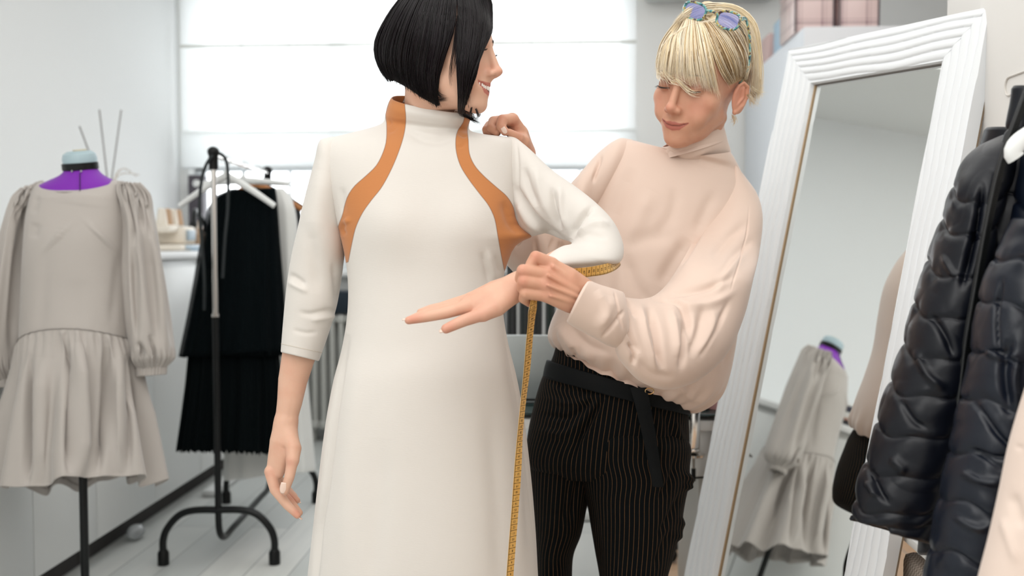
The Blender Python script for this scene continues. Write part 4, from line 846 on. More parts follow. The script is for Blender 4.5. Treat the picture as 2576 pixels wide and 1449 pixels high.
seg_jacket('quilted_sleeve', r2, [u_of(y) for y in (640, 745, 870, 990, 1125, 1245, 1370, 1480)], M['quilt2'], j2,
  [(((2520, 700), (2506, 800), (2514, 900)), 5, -8), (((2470, 880), (2520, 900), (2560, 890)), 8, 6), (((2450, 1010), (2500, 1080), (2560, 1140)), 8, -7), (((2420, 1190), (2470, 1210), (2530, 1215)), 9, 7), (((2440, 1130), (2500, 1150), (2550, 1150)), 7, -6), (((2400, 1300), (2460, 1330), (2500, 1320)), 9, 6), (((2540, 850), (2525, 940), (2540, 1040)), 12, -10), (((2560, 900), (2552, 960), (2562, 1020)), 9, 8)], 7, pw=2.0)
t2b = 1.46
seg_jacket('quilted_body', [(2668, 236, 2760, 236, t2b, t2b, .03, 0), (2640, 262, 2790, 262, t2b, t2b, .04, 0), (2606, 330, 2810, 330, t2b, t2b, .05, 0), (2584, 430, 2810, 430, t2b, t2b, .055, 0), (2562, 540, 2800, 540, t2b, t2b, .058, 0), (2530, 700, 2780, 700, t2b, t2b, .06, 0), (2500, 1000, 2800, 1000, t2b, t2b, .065, 0), (2470, 1300, 2800, 1300, t2b, t2b, .065, 0), (2440, 1500, 2800, 1500, t2b, t2b, .065, 0)], [.2, .36, .52, .68, .84], M['quilt2'], j2, [], 9, n=200)
t3 = 1.22
cg = thing('cream_coat', P(2560, 1400, t3), 'smooth cream coat hanging nearest at the picture edge beside the jackets', 'coat')
M['cream'] = mat('cream_wool', '#e3cfc2', .8, sheen=.3, bump=(500, .12, .0005))
G, a = ring_loft([(2610, 940, 2760, 940, t3, t3, .05, 0), (2578, 1040, 2760, 1040, t3, t3, .055, 0), (2553, 1130, 2770, 1130, t3, t3, .06, 0), (2530, 1230, 2780, 1230, t3, t3, .06, 0), (2500, 1350, 2800, 1350, t3, t3, .06, 0), (2470, 1460, 2800, 1460, t3, t3, .06, 0), (2440, 1600, 2800, 1600, t3, t3, .06, 0)], 120, 90, 2.3)
G = sculpt(G, [(((2545, 1240), (2570, 1330)), 14, -5), (((2520, 1300), (2560, 1420)), 10, 4), (((2560, 1120), (2572, 1130)), 5, -3)])
cloth('coat_sleeve', G, M['cream'], cg, hem1=.02)
fr = thing('wall_garment_rail', (XW, 1.3, zr_), 'black garment rail fixed to the right wall above the quilted jackets', 'garment rail')
b = MB(); b.tube([(hk0[0], .75, zr_), (hk0[0], 1.9, zr_)], .011, 16); b.build('hanging_rail', M['blacktube'], fr)
for y_ in (.8, 1.85):
    b = MB(); b.tube([(hk0[0], y_, zr_), (XW-.001, y_, zr_)], .009, 14); b.build('wall_bracket', M['blacktube'], fr)
G, a = ring_loft([(2690, 330, 2790, 330, t3, t3, .03, 0), (2650, 360, 2840, 360, t3, t3, .045, 0), (2622, 440, 2880, 440, t3, t3, .055, 0), (2612, 700, 2900, 700, t3, t3, .06, 0), (2606, 1000, 2920, 1000, t3, t3, .065, 0), (2590, 1500, 2960, 1500, t3, t3, .07, 0)], 90, 90, 2.3); cloth('coat_body', G, M['cream'], cg, hem0=.01, hem1=.02)
for t_, pc, hw, lb in ((t2b, (2714, 262), .06, 'thin wire hanger holding the blue black quilted jacket'), (t3, (2740, 340), .05, 'thin wire hanger holding the cream coat')):
    c = P(pc[0], pc[1], t_); h = thing('wire_hanger', c, lb, 'hanger', None); b = MB(); b.tube([c+[-hw, 0, -.03], c+[0, 0, .012], c+[hw, 0, -.03], c+[-hw, 0, -.03]], .002, 8); b.build('wire_arms', M['steel'], h)
    rx = hk0[0]; b = MB(); b.tube(catmull([c+[0, 0, .01], c+[0, 0, .05], [rx, c[1], zr_-.03], [rx-.016, c[1], zr_], [rx, c[1], zr_+.014], [rx+.014, c[1], zr_]], 40), .0018, 8); b.build('hook', M['steel'], h)
# ================================================================== people: shared materials and head / hand builders
def skin_mat(name, base, ruddy):
    m = bpy.data.materials.new(name); m.use_nodes = True; k = NT(m); at = k.add('ShaderNodeAttribute', attribute_name='Col')
    tc = k.add('ShaderNodeTexCoord').outputs['Object']; n = k.add('ShaderNodeTexNoise', Scale=26.0, Detail=5.0); k.link(tc, n.inputs[0])
    f = k.math('MULTIPLY', k.math('SUBTRACT', n.outputs[0], .45), .8); mx = k.n.new('ShaderNodeMix'); mx.data_type = 'RGBA'; mx.blend_type = 'MULTIPLY'
    k.link(f, mx.inputs[0]); k.link(at.outputs['Color'], mx.inputs[6]); mx.inputs[7].default_value = lin(ruddy); k.link(mx.outputs[2], k.b.inputs['Base Color'])
    b = k.b; b.inputs['Roughness'].default_value = .48; b.inputs['Subsurface Weight'].default_value = .12; b.inputs['Subsurface Scale'].default_value = .006; b.inputs['Subsurface Radius'].default_value = (1, .35, .2); b.inputs['Specular IOR Level'].default_value = .4
    n2 = k.add('ShaderNodeTexNoise', Scale=420.0, Detail=2.0); k.link(tc, n2.inputs[0]); bp = k.add('ShaderNodeBump', Strength=.16, Distance=.0006); k.link(n2.outputs[0], bp.inputs['Height']); k.link(bp.outputs[0], b.inputs['Normal'])
    return m
def L3(h): return np.array(lin(h)[:3])
def smooth01(x): x = np.clip(x, 0, 1); return x*x*(3-2*x)
M['skinA'] = skin_mat('skin_customer', '#dcb49c', '#e8a890'); M['skinB'] = skin_mat('skin_assistant', '#d8a98f', '#df9c86')
M['nail'] = mat('fingernail', '#e9cdbd', .22, coat=.4)
def basis(fwd, up):
    y = np.asarray(fwd, float); y /= np.linalg.norm(y); z = np.asarray(up, float); z -= y*(z@y); z /= np.linalg.norm(z); x = np.cross(y, z); return np.stack([x, y, z], 1)
def head(Rm, origin, sc, base, lip, neck_to, kind, ears=True):
    """implicit head in its own frame: x = subject's right, y = out of the face, z = up, eyes at z 0"""
    nb = (np.asarray(neck_to)-origin)@Rm/sc
    S = SDF((-.092, -.128, -.215), (.092, .124, .125), .00135)
    S.ell((0, -.012, .036), (.074, .093, .080), 0)
    S.ell((0, .034, .032), (.060, .054, .056), .02)
    S.ell((0, .028, -.030), (.0565, .056, .066), .022)
    for s in (-1, 1):
        S.ell((s*.041, .048, -.026), (.023, .022, .020), .02)
        S.cone((s*.046, -.002, -.050), (s*.014, .054, -.095), .0125, .0125, .022)
    S.ell((0, .0645, -.098), (.018, .0150, .0145), .016)
    S.ell((0, .028, -.080), (.036, .040, .019), .02)
    S.cone((-.030, .0785, .017), (.030, .0785, .017), .0075, .0075, .016)
    for s in (-1, 1):
        S.ell((s*.0315, .101, -.001), (.0185, .0185, .0125), .014, op='s')
        S.ell((s*.031, .0735, .000), (.0140, .0145, .0128), .004)
    # nose
    S.cone((0, .070, .006), (0, .0775, -.040), .009, .0125, .010)
    S.cone((0, .0865, .013), (0, .1010, -.034), .0050, .0075, .011)
    S.ell((0, .1045, -.0395), (.0088, .0085, .0075), .006)
    for s in (-1, 1): S.ell((s*.0108, .0935, -.0435), (.0062, .0088, .0060), .008)
    S.cone((0, .102, -.045), (0, .088, -.0525), .0035, .0035, .006)
    for s in (-1, 1): S.ell((s*.0068, .0985, -.0498), (.0032, .0045, .0030), .002, op='s')
    # mouth mound
    S.ell((0, .064, -.066), (.030, .0205, .022), .016)
    cw, cz, cy = (.031, -.0580, .0620) if kind == 'open' else (.028, -.0630, .0700)
    gap = .0042 if kind == 'open' else .0
    up = [(-cw, cy, cz), (-.013, .0830, -.0655+gap*.5), (0, .0862, -.0662+gap*.6), (.013, .0830, -.0655+gap*.5), (cw, cy, cz)]
    lo = [(-cw, cy, cz), (-.014, .0785, -.0725-gap*.7), (0, .0812, -.0765-gap), (.014, .0785, -.0725-gap*.7), (cw, cy, cz)]
    if kind == 'open': up = [up[0], (-.016, .0785, -.0618), (0, .0850, -.0632), (.016, .0785, -.0618), up[4]]; lo = [lo[0], (-.016, .0745, -.0765), (0, .0795, -.0805), (.016, .0745, -.0765), lo[4]]
    if kind != 'open': up = [(x_, y_, z_-.0012) for x_, y_, z_ in up]; lo = [lo[0], (-.014, .0785, -.0735), (0, .0812, -.0762), (.014, .0785, -.0735), lo[4]]; up[0] = lo[0]; up[4] = lo[4]
    ul, ll = ((.0030, .0033), (.0036, .0044)) if kind == 'open' else ((.0026, .0030), (.0034, .0042))
    S.chain(up, [.0016, ul[0], ul[1], ul[0], .0016], .0035)
    S.chain(lo, [.0016, ll[0], ll[1], ll[0], .0016], .0035)
    if kind == 'open':
        S.chain([(-.0300, .0720, -.0590), (-.022, .0800, -.0640), (-.012, .0865, -.0695), (0, .0900, -.0715), (.012, .0865, -.0695), (.022, .0800, -.0640), (.0300, .0720, -.0590)], [.0018, .0042, .0050, .0052, .0050, .0042, .0018], .001, op='s')
    else:
        S.chain([(-cw, cy+.002, cz), (-.013, .0865, -.0695), (0, .0895, -.0712), (.013, .0865, -.0695), (cw, cy+.002, cz)], [.0008, .0009, .001, .0009, .0008], .0015, op='s')
    if kind == 'open':
        for s in (-1, 1): S.ell((s*.0345, .080, -.0585), (.0075, .014, .0070), .012, op='s')
    for s in (-1, 1):   # smile folds
        S.chain([(s*.0185, .0895, -.043), (s*.029, .081, -.056), (s*.0345, .072, -.071)], [.0020, .0026, .0018] if kind != 'open' else [.0016, .0018, .0012], .006, op='s')
        S.ell((s*.036, .060, -.052), (.016, .014, .016), .014)
    # neck
    S.cone((0, -.034, -.05), nb, .044, .052 if kind == 'open' else .044, .026)
    for s in (-1, 1): S.cone((s*.042, -.028, -.055), nb+np.array([s*.012, .040, -.005]), .009, .008, .012)
    # ears
    for s in (-1, 1) if ears else ():
        al = radians(27); d_ = np.array([s*sin(al), -cos(al), 0]); n_ = np.array([s*cos(al), sin(al), 0]); a0 = np.array([s*.0715, .002, 0]); RR = np.stack([n_, d_, [0, 0, 1]], 1)
        ep = lambda e, z, o=0.: a0+d_*e+n_*o+np.array([0, 0, z])
        S.ell(ep(.016, -.013), (.0052, .0165, .0285), .004, R=RR); S.ell(ep(.015, -.011, .0062), (.0045, .0098, .0165), .003, R=RR, op='s')
        S.chain([ep(.004, -.003, .001), ep(.009, .011, .002), ep(.018, .0175, .003), ep(.029, .010, .004), ep(.0315, -.006, .004), ep(.026, -.023, .003), ep(.010, -.038, .001)], [.0024, .0028, .0030, .0030, .0028, .0028, .0048], .002)
        S.chain([ep(.020, .008, .0035), ep(.022, -.010, .0035), ep(.012, -.024, .002)], [.0019, .0022, .0025], .002)
    V, Fq = S.mesh(2)
    def LS(x_, z_):
        w_ = (np.abs(V[:, 0]-x_) < .0022) & (np.abs(V[:, 2]-z_) < .0022) & (V[:, 1] > 0); return float(V[w_, 1].max()) if w_.any() else .08
    # paint: lips, cheeks, lid makeup; shade painted into eyelids and mouth gap
    x, y, z = V[:, 0], V[:, 1], V[:, 2]; C = np.tile(L3(base), (len(V), 1))
    def blend(w, c): 
        nonlocal C
        C = C*(1-w[:, None])+L3(c)*w[:, None]
    ax = np.abs(x); fr = (y > .06)
    for s in (-1, 1): blend(.35*np.exp(-(((x-s*.042)/.02)**2+((z+.035)/.018)**2))*fr, '#d98f7c')
    blend(.35*np.exp(-((x/.014)**2+((z+.040)/.012)**2))*fr, '#d48672')
    blend(.45*np.exp(-((ax-.078)/.012)**2-((z+.01)/.03)**2)*(y < .02), '#d98872')
    zc = np.interp(ax, [0, .013, cw], [-.0712, -.0695, cz]); ut = np.interp(ax, [0, .004, .013, cw], [-.0612+gap*.4, -.0600+gap*.4, -.0622+gap*.3, cz+.0014]); lb_ = np.interp(ax, [0, .014, cw], [-.0820-gap, -.0775-gap*.7, cz-.0016])
    if kind == 'open': ut = np.interp(ax, [0, .004, .016, cw], [-.0600, -.0592, -.0590, cz+.0010]); lb_ = np.interp(ax, [0, .016, cw], [-.0832, -.0785, cz-.0012]); zc = np.interp(ax, [0, .014, .0275], [-.0715, -.0688, -.0600])
    if kind != 'open': ut = np.interp(ax, [0, .004, .014, cw], [-.0646, -.0636, -.0656, cz+.0008]); lb_ = np.interp(ax, [0, .014, cw], [-.0808, -.0778, cz-.0012]); zc = np.interp(ax, [0, .014, cw], [-.0714, -.0700, cz])
    w = smooth01((ut-z)/.0012+.5)*smooth01((z-lb_)/.0012+.5)*smooth01((cw-ax)/.001+.5)*(y > .07)
    blend(w*.85, lip)
    if kind != 'open': blend(.8*np.exp(-((z-zc)/.0009)**2)*(ax < cw-.001)*(y > .07), '#5b2722')
    if kind == 'open':
        blend((smooth01((np.interp(ax, [0, .014, .0275], [.0050, .0044, .0010])-np.abs(z-zc))/.0008)*smooth01((.028-ax)/.001)*(y > .05)*(y < np.interp(ax, [0, .0275], [.0860, .0700]))), '#5a2622')
    for s in (-1, 1): blend((.30 if kind == 'open' else .75)*np.exp(-(((x-s*.031)/.016)**2+((z-.004)/.008)**2))*fr, '#a87462' if kind == 'open' else '#7d5040')
    Vw = origin+sc*(V@Rm.T)
    return Vw, Fq, np.concatenate([C, np.ones((len(V), 1))], 1), lambda p: origin+sc*(np.asarray(p, float)@Rm.T), LS, S
def hand_sdf(parts, pad=.03, h=.0012, smooth=3):
    """parts: list of (points, radii, k, op, squash)"""
    A = np.concatenate([np.asarray(p[0], float) for p in parts]); S = SDF(A.min(0)-pad, A.max(0)+pad, h)
    for p in parts:
        pts, rs, k = p[0], p[1], p[2]; op = p[3] if len(p) > 3 else 'u'; sq = p[4] if len(p) > 4 else None
        S.chain(pts, rs, k, op, sq)
    return S.mesh(smooth)
def hand_cols(V, base, spots):
    C = np.tile(L3(base), (len(V), 1))
    for p, r, w, c in spots:
        q = w*np.exp(-(np.linalg.norm(V-np.asarray(p), axis=1)/r)**2)[:, None]; C = C*(1-q)+L3(c)*q
    return np.concatenate([C, np.ones((len(V), 1))], 1)
def nail(tip, along, out, l=.0055, w=.0048, lift=.0):
    """thin curved nail plate"""
    a = np.asarray(along, float); a /= np.linalg.norm(a); o = np.asarray(out, float); o -= a*(o@a); o /= np.linalg.norm(o); s = np.cross(a, o)
    n, m = 10, 9; V = []
    for side in (0, -1):
        for i in range(n):
            for j in range(m):
                u = i/(n-1)*2-1; v = j/(m-1)*2-1; ww = w*sqrt(max(0.05, 1-max(0, u)**2*.75-max(0, -u)**2*.35))
                V.append(np.asarray(tip)+a*l*u+s*ww*v+o*(lift-.0016*v*v-.0006*u*u+side*.0009))
    F1 = grid_faces(n, m, False); F2 = [[k+n*m for k in f][::-1] for f in F1]; rim = []
    per = [j for j in range(m)]+[i*m+m-1 for i in range(1, n)]+[(n-1)*m+j for j in range(m-2, -1, -1)]+[i*m for i in range(n-2, 0, -1)]
    for i in range(len(per)): k = (i+1) % len(per); rim.append([per[k], per[i], per[i]+n*m, per[k]+n*m])
    return np.array(V), F1+F2+rim
class Body:
    def __init__(s): s.V = []; s.F = []; s.C = []; s.M = []; s.n = 0
    def add(s, V, Fq, C, mi=0):
        V = np.asarray(V); s.V.append(V); Fq = Fq.tolist() if isinstance(Fq, np.ndarray) else Fq
        s.F += [[int(i)+s.n for i in f] for f in Fq]; s.M += [mi]*len(Fq)
        s.C.append(C if C is not None else np.ones((len(V), 4))); s.n += len(V)
    def build(s, m):
        return mesh('person', np.concatenate(s.V), s.F, m, None, True, cols=np.concatenate(s.C), mats=[m, M['nail']], fm=s.M)
def pushout(S, Rm, o, sc, pts, margin=.003, fmin=None):
    """keep hair curves outside the head"""
    p = np.asarray(pts, float); shp = p.shape; q = ((p.reshape(-1, 3)-o)@Rm)/sc; n = np.array(S.D.shape)
    for _ in range(6):
        g = (q-S.lo)/S.h; inb = ((g > 1) & (g < n-2)).all(1); i = np.clip(g.astype(int), 1, n-3); f = g-i
        def at(dx, dy, dz): return S.D[i[:, 0]+dx, i[:, 1]+dy, i[:, 2]+dz].astype(float)
        d = 0
        for a in (0, 1):
            for b in (0, 1):
                for c in (0, 1): d = d+at(a, b, c)*(f[:, 0] if a else 1-f[:, 0])*(f[:, 1] if b else 1-f[:, 1])*(f[:, 2] if c else 1-f[:, 2])
        gr = np.stack([at(1, 0, 0)-at(-1, 0, 0), at(0, 1, 0)-at(0, -1, 0), at(0, 0, 1)-at(0, 0, -1)], 1); gr /= np.linalg.norm(gr, axis=1)[:, None]+1e-9
        mv = np.where(inb, np.clip(margin-d, 0, .02), 0); q = q+gr*mv[:, None]
    return (o+sc*(q@Rm.T)).reshape(shp)
def strands(guides, count, seed, r=.0011, spread=.002, sub=14, tipr=.15, lv=.9):
    """ribbonlike tapered hair tubes interpolated between neighbouring guide curves"""
    rg = np.random.default_rng(seed); G = np.array([catmull(np.asarray(g, float), sub) for g in guides]); m = len(G); Vs = []; Fs = []; n = 0; seg = 5
    for _ in range(count):
        f = rg.uniform(0, m-1); i = min(int(f), m-2); w = f-i; c = G[i]*(1-w)+G[i+1]*w
        t = np.linspace(0, 1, sub)[:, None]; ph = rg.uniform(0, 6.28, 3); am = rg.normal(size=3)*spread
        c = c+am*(.35+.65*t)+np.sin(t*rg.uniform(2, 5)+ph)*spread*.5*t
        L = rg.uniform(lv, 1.0)*(sub-1); i1 = int(L); ce = c[i1]+(c[min(i1+1, sub-1)]-c[i1])*(L-i1); k = catmull(np.concatenate([c[:i1+1], [ce+1e-5]]), sub)
        rr = r*rg.uniform(.6, 1.35)*np.clip(np.minimum(1, (1-t[:, 0])*3.2)+tipr*.0, tipr, 1)
        V, Fc = tube_mesh(k, rr, seg, False); Vs.append(V); Fs += [[q+n for q in f_] for f_ in Fc]; n += len(V)
    return np.concatenate(Vs), Fs
def ell_hit(px, py, Rm, o, c, r, off=0.0, back=False):
    """where the sight line meets the head shaped ellipsoid (or comes closest to it)"""
    d = ray(px, py); p0 = (CAM-o)@Rm-np.asarray(c); dl = d@Rm; rr = np.asarray(r)+off; a = p0/rr; b_ = dl/rr
    A = b_@b_; B = a@b_; Cc = a@a-1; D = B*B-A*Cc
    t = -B/A if D <= 0 else ((-B+sqrt(D))/A if back else (-B-sqrt(D))/A)
    return CAM+d*t
def hair_mat(name, c1, c2, rough=.35, spec=.38):
    m = bpy.data.materials.new(name); m.use_nodes = True; k = NT(m); oi = k.add('ShaderNodeNewGeometry')
    f = oi.outputs['Random Per Island']; k.link(k.mix(f, lin(c1), lin(c2)), k.b.inputs['Base Color']); k.b.inputs['Roughness'].default_value = rough; k.b.inputs['Specular IOR Level'].default_value = spec
    return m

# ================================================================== customer in the cream dress
T = 1.95
M['cream_dress'] = bpy.data.materials.new('cream_ponte'); _m = M['cream_dress']; _m.use_nodes = True; k = NT(_m)
b_in = k.add('ShaderNodeAttribute', attribute_name='band'); f = k.math('SMOOTH_MIN', 1.0, k.math('MAXIMUM', 0.0, k.math('ADD', .5, k.math('DIVIDE', b_in.outputs['Fac'], 1.3))), .01)
ln = k.math('SUBTRACT', 1.0, k.math('MINIMUM', 1.0, k.math('DIVIDE', k.math('ABSOLUTE', b_in.outputs['Fac']), 2.0)))
c1 = k.mix(f, lin('#dad4cd'), lin('#c07a42')); c2 = k.mix(k.math('MULTIPLY', ln, .6), c1, lin('#6e3f22')); k.link(c2, k.b.inputs['Base Color'])
k.b.inputs['Roughness'].default_value = .75; k.b.inputs['Sheen Weight'].default_value = .25
tc = k.add('ShaderNodeTexCoord').outputs['Object']; mp = k.add('ShaderNodeMapping'); mp.inputs['Scale'].default_value = (120, 120, 700); k.link(tc, mp.inputs[0]); n_ = k.add('ShaderNodeTexNoise', Scale=1.0, Detail=2.0); k.link(mp.outputs[0], n_.inputs[0]); bp = k.add('ShaderNodeBump', Strength=.22, Distance=.0006); k.link(n_.outputs[0], bp.inputs['Height']); k.link(bp.outputs[0], k.b.inputs['Normal'])
def inpoly_sd(px, py, poly):
    poly = np.asarray(poly, float); closed = np.concatenate([poly, poly[:1]]); d, _, _ = polydist(px, py, closed); c = np.zeros(px.shape, bool); n = len(poly); j = n-1
    for i in range(n):
        xi, yi = poly[i]; xj, yj = poly[j]; cond = ((yi > py) != (yj > py)) & (px < (xj-xi)*(py-yi)/(yj-yi+1e-12)+xi); c ^= cond; j = i
    return np.where(c, d, -d)
def sp(pts, n=40): return catmull(np.array(pts, float), n)
bandL = np.concatenate([sp([(975, 225), (980, 250), (970, 286), (972.6, 312), (971.6, 354.6), (963.5, 383.8), (947, 416), (921, 442), (892, 468), (876, 491), (868, 513), (862, 539), (850, 572), (845, 600), (850, 640), (866, 662)]), sp([(876, 659), (887, 604), (895, 572), (911.6, 536), (934, 504), (960, 471), (986, 422.7), (1005.7, 374), (1017, 335), (1021, 299), (1018, 262), (1016, 225)])])
bandR = np.concatenate([sp([(1200, 262), (1184, 299.5), (1176, 322), (1178, 351), (1181, 387), (1193.8, 416), (1216.5, 442), (1249, 471), (1275, 494), (1291, 520), (1297, 546), (1306, 566), (1322, 578), (1360, 592)]), sp([(1360, 640), (1290, 690), (1270, 682)], 8), sp([(1268, 677), (1260, 636.7), (1252, 591), (1244, 549), (1229, 516.7), (1206.7, 487.6), (1177.5, 448.6), (1158, 416), (1147.7, 380.5), (1146.7, 348), (1151.6, 328.6), (1166, 306), (1172, 262)])])
def bands(G):
    px, py, t = proj(G.reshape(-1, 3)); d = np.maximum(inpoly_sd(px, py, bandL), inpoly_sd(px, py, bandR)).reshape(G.shape[:2])
    return d
rows = [(984, 246, 1190, 282, T-.02, T-.02, .060, .16), (976, 262, 1186, 294, T-.02, T-.02, .062, .14), (970, 288, 1180, 316, T-.01, T-.01, .064, .06), (962, 310, 1186, 330, T, T, .066, 0), (930, 322, 1215, 337, T, T, .070, 0), (880, 335, 1255, 342, T, T, .076, 0), (835, 347, 1285, 347, T, T, .082, 0), (812, 366, 1298, 362, T, T, .092, 0), (806, 400, 1302, 400, T, T, .103, 0), (814, 455, 1303, 455, T, T, .111, 0), (836, 520, 1302, 520, T, T, .116, 0), (858, 590, 1294, 590, T, T, .1185, 0), (871, 650, 1280, 645, T, T, .1175, 0), (877, 700, 1268, 695, T, T, .1160, 0), (878, 755, 1265, 750, T, T, .1160, 0), (874, 810, 1268, 805, T, T, .1185, 0), (862, 880, 1280, 870, T, T, .125, 0), (842, 960, 1300, 950, T, T, .14, 0), (824, 1060, 1318, 1050, T, T, .15, 0), (806, 1200, 1336, 1200, T, T, .16, 0), (792, 1330, 1347, 1330, T, T, .17, 0), (778, 1460, 1354, 1460, T, T, .18, 0), (765, 1600, 1362, 1600, T, T, .185, 0), (752, 1760, 1372, 1760, T, T, .19, 0)]
def dense_loft(rows, seg, n, pw=2.0, back=1.0): return ring_loft(rows, n, seg, pw, back)
G, a = dense_loft(rows, 360, 520, 2.25)
_px, _py, _t = proj(G.reshape(-1, 3)); _py = _py.reshape(G.shape[:2]); _g = np.interp(_py, [520, 545, 566, 580, 591, 598, 606, 618, 634, 660, 680], [0, 4, 14, 30, 46, 42, 24, 10, 4, 1, 0])
G = G+CR*((_g*np.clip(np.cos(a), 0, 1)[None]**5)*T/FPX)[:, :, None]
G = sculpt(G, [(((982, 560), (982, 561)), 80, 15), (((1178, 560), (1178, 561)), 80, 15), 
  (((1040, 700), (1040, 701)), 90, -3),
  (((1222, 628), (1236, 670), (1246, 712)), 7, 4), (((1208, 632), (1224, 684), (1232, 715)), 7, -4), (((1245, 640), (1256, 690)), 6, -3),
  (((874, 850), (856, 940), (838, 1060), (818, 1220), (800, 1330), (790, 1500)), 8, -16), (((905, 900), (880, 1100), (862, 1450)), 26, 5),
  (((1270, 800), (1296, 960), (1325, 1130), (1338, 1449)), 16, -8), (((960, 1100), (950, 1300), (930, 1500)), 26, -4), (((1230, 1000), (1250, 1250), (1260, 1500)), 24, -4),
  (((1030, 330), (1060, 350), (1100, 358), (1140, 348)), 9, -4), (((1025, 322), (1060, 336), (1110, 342)), 8, 3), (((980, 300), (984, 330), (996, 318)), 5, -2.5), (((1152, 330), (1165, 342), (1176, 340)), 4, -3), (((1150, 372), (1164, 366), (1174, 352)), 4, -2.5),
  (((868, 560), (862, 578), (872, 590)), 6, -5), (((872, 548), (880, 562)), 8, 4), (((1262, 505), (1280, 560), (1310, 590)), 12, -5), (((860, 470), (866, 540)), 8, -3)])
bd_ = bands(G)
root = Body()
baseA = '#d9ae96'
# head
fw = CR*cos(radians(16))-CF*sin(radians(16))+np.array([0, 0, .02]); Ra = basis(fw, (CR[0]*.03, CR[1]*.03, 1)); sA = 1.0
tip = P(1263, 180, 1.845); oA = tip-sA*(Ra@np.array([0, .112, -.040]))
nbase = P(1082, 345, 1.97)
Vh, Fh, Ch, LA, LSA, SA = head(Ra, oA, sA, baseA, '#b9665c', nbase, 'open', False)
root.add(Vh, Fh, Ch)
def J(*a): return [P(x, y, t) for x, y, t in a]
# hanging right arm and hand
S1 = [
 (J((772, 800, 1.97), (754, 885, 1.97), (737, 955, 1.968), (729, 1010, 1.962), (718, 1066, 1.958)), [.034, .0335, .0285, .0245, .0205], .006),
 (J((717, 1062, 1.958), (706, 1110, 1.95), (688, 1178, 1.945)), [.0205, .021, .0135], .008),
 (J((722, 1066, 1.955), (724, 1115, 1.946), (700, 1190, 1.94)), [.019, .020, .0115], .010),
 (J((716, 1080, 1.965), (700, 1140, 1.975), (684, 1192, 1.985)), [.018, .019, .012], .010),
 (J((728, 1092, 1.944), (738, 1128, 1.93), (736, 1158, 1.918)), [.0135, .0155, .0125], .009),
 (J((736, 1158, 1.918), (728, 1200, 1.91), (716, 1236, 1.908)), [.0112, .0098, .0082], .004),
 (J((680, 1186, 1.938), (692, 1232, 1.93), (722, 1270, 1.925), (748, 1296, 1.922)), [.0118, .0102, .0088, .0068], .003),
 (J((682, 1184, 1.956), (700, 1232, 1.952), (730, 1262, 1.948), (753, 1290, 1.945)), [.0112, .0098, .0084, .0068], .0025),
 (J((684, 1184, 1.974), (706, 1222, 1.972), (733, 1246, 1.968), (747, 1259, 1.965)), [.0108, .0094, .0082, .0066], .0025),
 (J((688, 1184, 1.99), (708, 1214, 1.992), (728, 1236, 1.99), (741, 1248, 1.985)), [.0098, .0085, .0074, .006], .0025),
 (J((712, 1130, 1.922), (708, 1180, 1.915)), [.0022, .0016], .006, 's'),
 (J((730, 1050, 1.935), (738, 1000, 1.935)), [.0016, .0014], .006, 's'),
]
V, Fq = hand_sdf(S1); C = hand_cols(V, baseA, [(P(749, 1292, 1.92), .012, .5, '#c9745e'), (P(680, 1190, 1.93), .012, .35, '#cf8872'), (P(728, 1165, 1.905), .012, .4, '#c9806c'), (P(738, 1250, 1.95), .012, .45, '#c9745e')]); root.add(V, Fq, C)
q = P(713, 1228, 1.8985); nv, nf = nail(q, P(711, 1246, 1.90)-P(717, 1210, 1.90), -ray(713, 1228), .0105, .0068); root.add(nv, nf, None, 1)
q = P(751, 1302, 1.9225); nv, nf = nail(q, P(757, 1306, 1.92)-P(742, 1290, 1.922), P(740, 1310, 1.925)-P(748, 1298, 1.925), .0075, .0045); root.add(nv, nf, None, 1)
q = P(749, 1262, 1.965); nv, nf = nail(q, P(754, 1266, 1.965)-P(742, 1254, 1.967), P(745, 1275, 1.965)-P(748, 1259, 1.965), .006, .0042); root.add(nv, nf, None, 1)
# raised left forearm and flat hand
S2 = [
 (J((1438, 660, 1.742), (1416, 661, 1.733), (1360, 690, 1.70), (1300, 722, 1.675)), [.021, .0262, .026, .0215], .01),
 (J((1300, 718, 1.675), (1240, 742, 1.66), (1176, 762, 1.648)), [.020, .0195, .0125], .010),
 (J((1296, 728, 1.672), (1240, 758, 1.652), (1172, 776, 1.638)), [.019, .0185, .0118], .010),
 (J((1300, 714, 1.69), (1245, 732, 1.69), (1184, 752, 1.685)), [.018, .018, .0115], .010),
 (J((1290, 740, 1.66), (1250, 772, 1.64), (1216, 790, 1.628)), [.0155, .0160, .0125], .009),
 (J((1216, 790, 1.628), (1168, 806, 1.615), (1122, 827, 1.605)), [.0112, .0100, .0080], .004),
 (J((1174, 772, 1.636), (1118, 788, 1.622), (1070, 798, 1.612), (1028, 806, 1.605)), [.0110, .0096, .0084, .0066], .003),
 (J((1172, 764, 1.652), (1112, 780, 1.642), (1060, 794, 1.634), (1032, 804, 1.628)), [.0108, .0094, .0082, .0066], .0025),
 (J((1176, 758, 1.668), (1126, 770, 1.664), (1084, 778, 1.66), (1058, 786, 1.658)), [.0102, .0090, .0080, .0066], .0025),
 (J((1184, 750, 1.686), (1148, 760, 1.688), (1112, 770, 1.688), (1088, 777, 1.688)), [.0096, .0086, .0074, .006], .0025),
]
V, Fq = hand_sdf(S2); C = hand_cols(V, baseA, [(P(1040, 805, 1.60), .02, .5, '#cb7a64'), (P(1125, 828, 1.60), .02, .5, '#cb7a64'), (P(1200, 800, 1.62), .03, .35, '#d08a76'), (P(1090, 780, 1.68), .015, .4, '#cb7a64')]); root.add(V, Fq, C)
dn = np.array([0, 0, 1.])
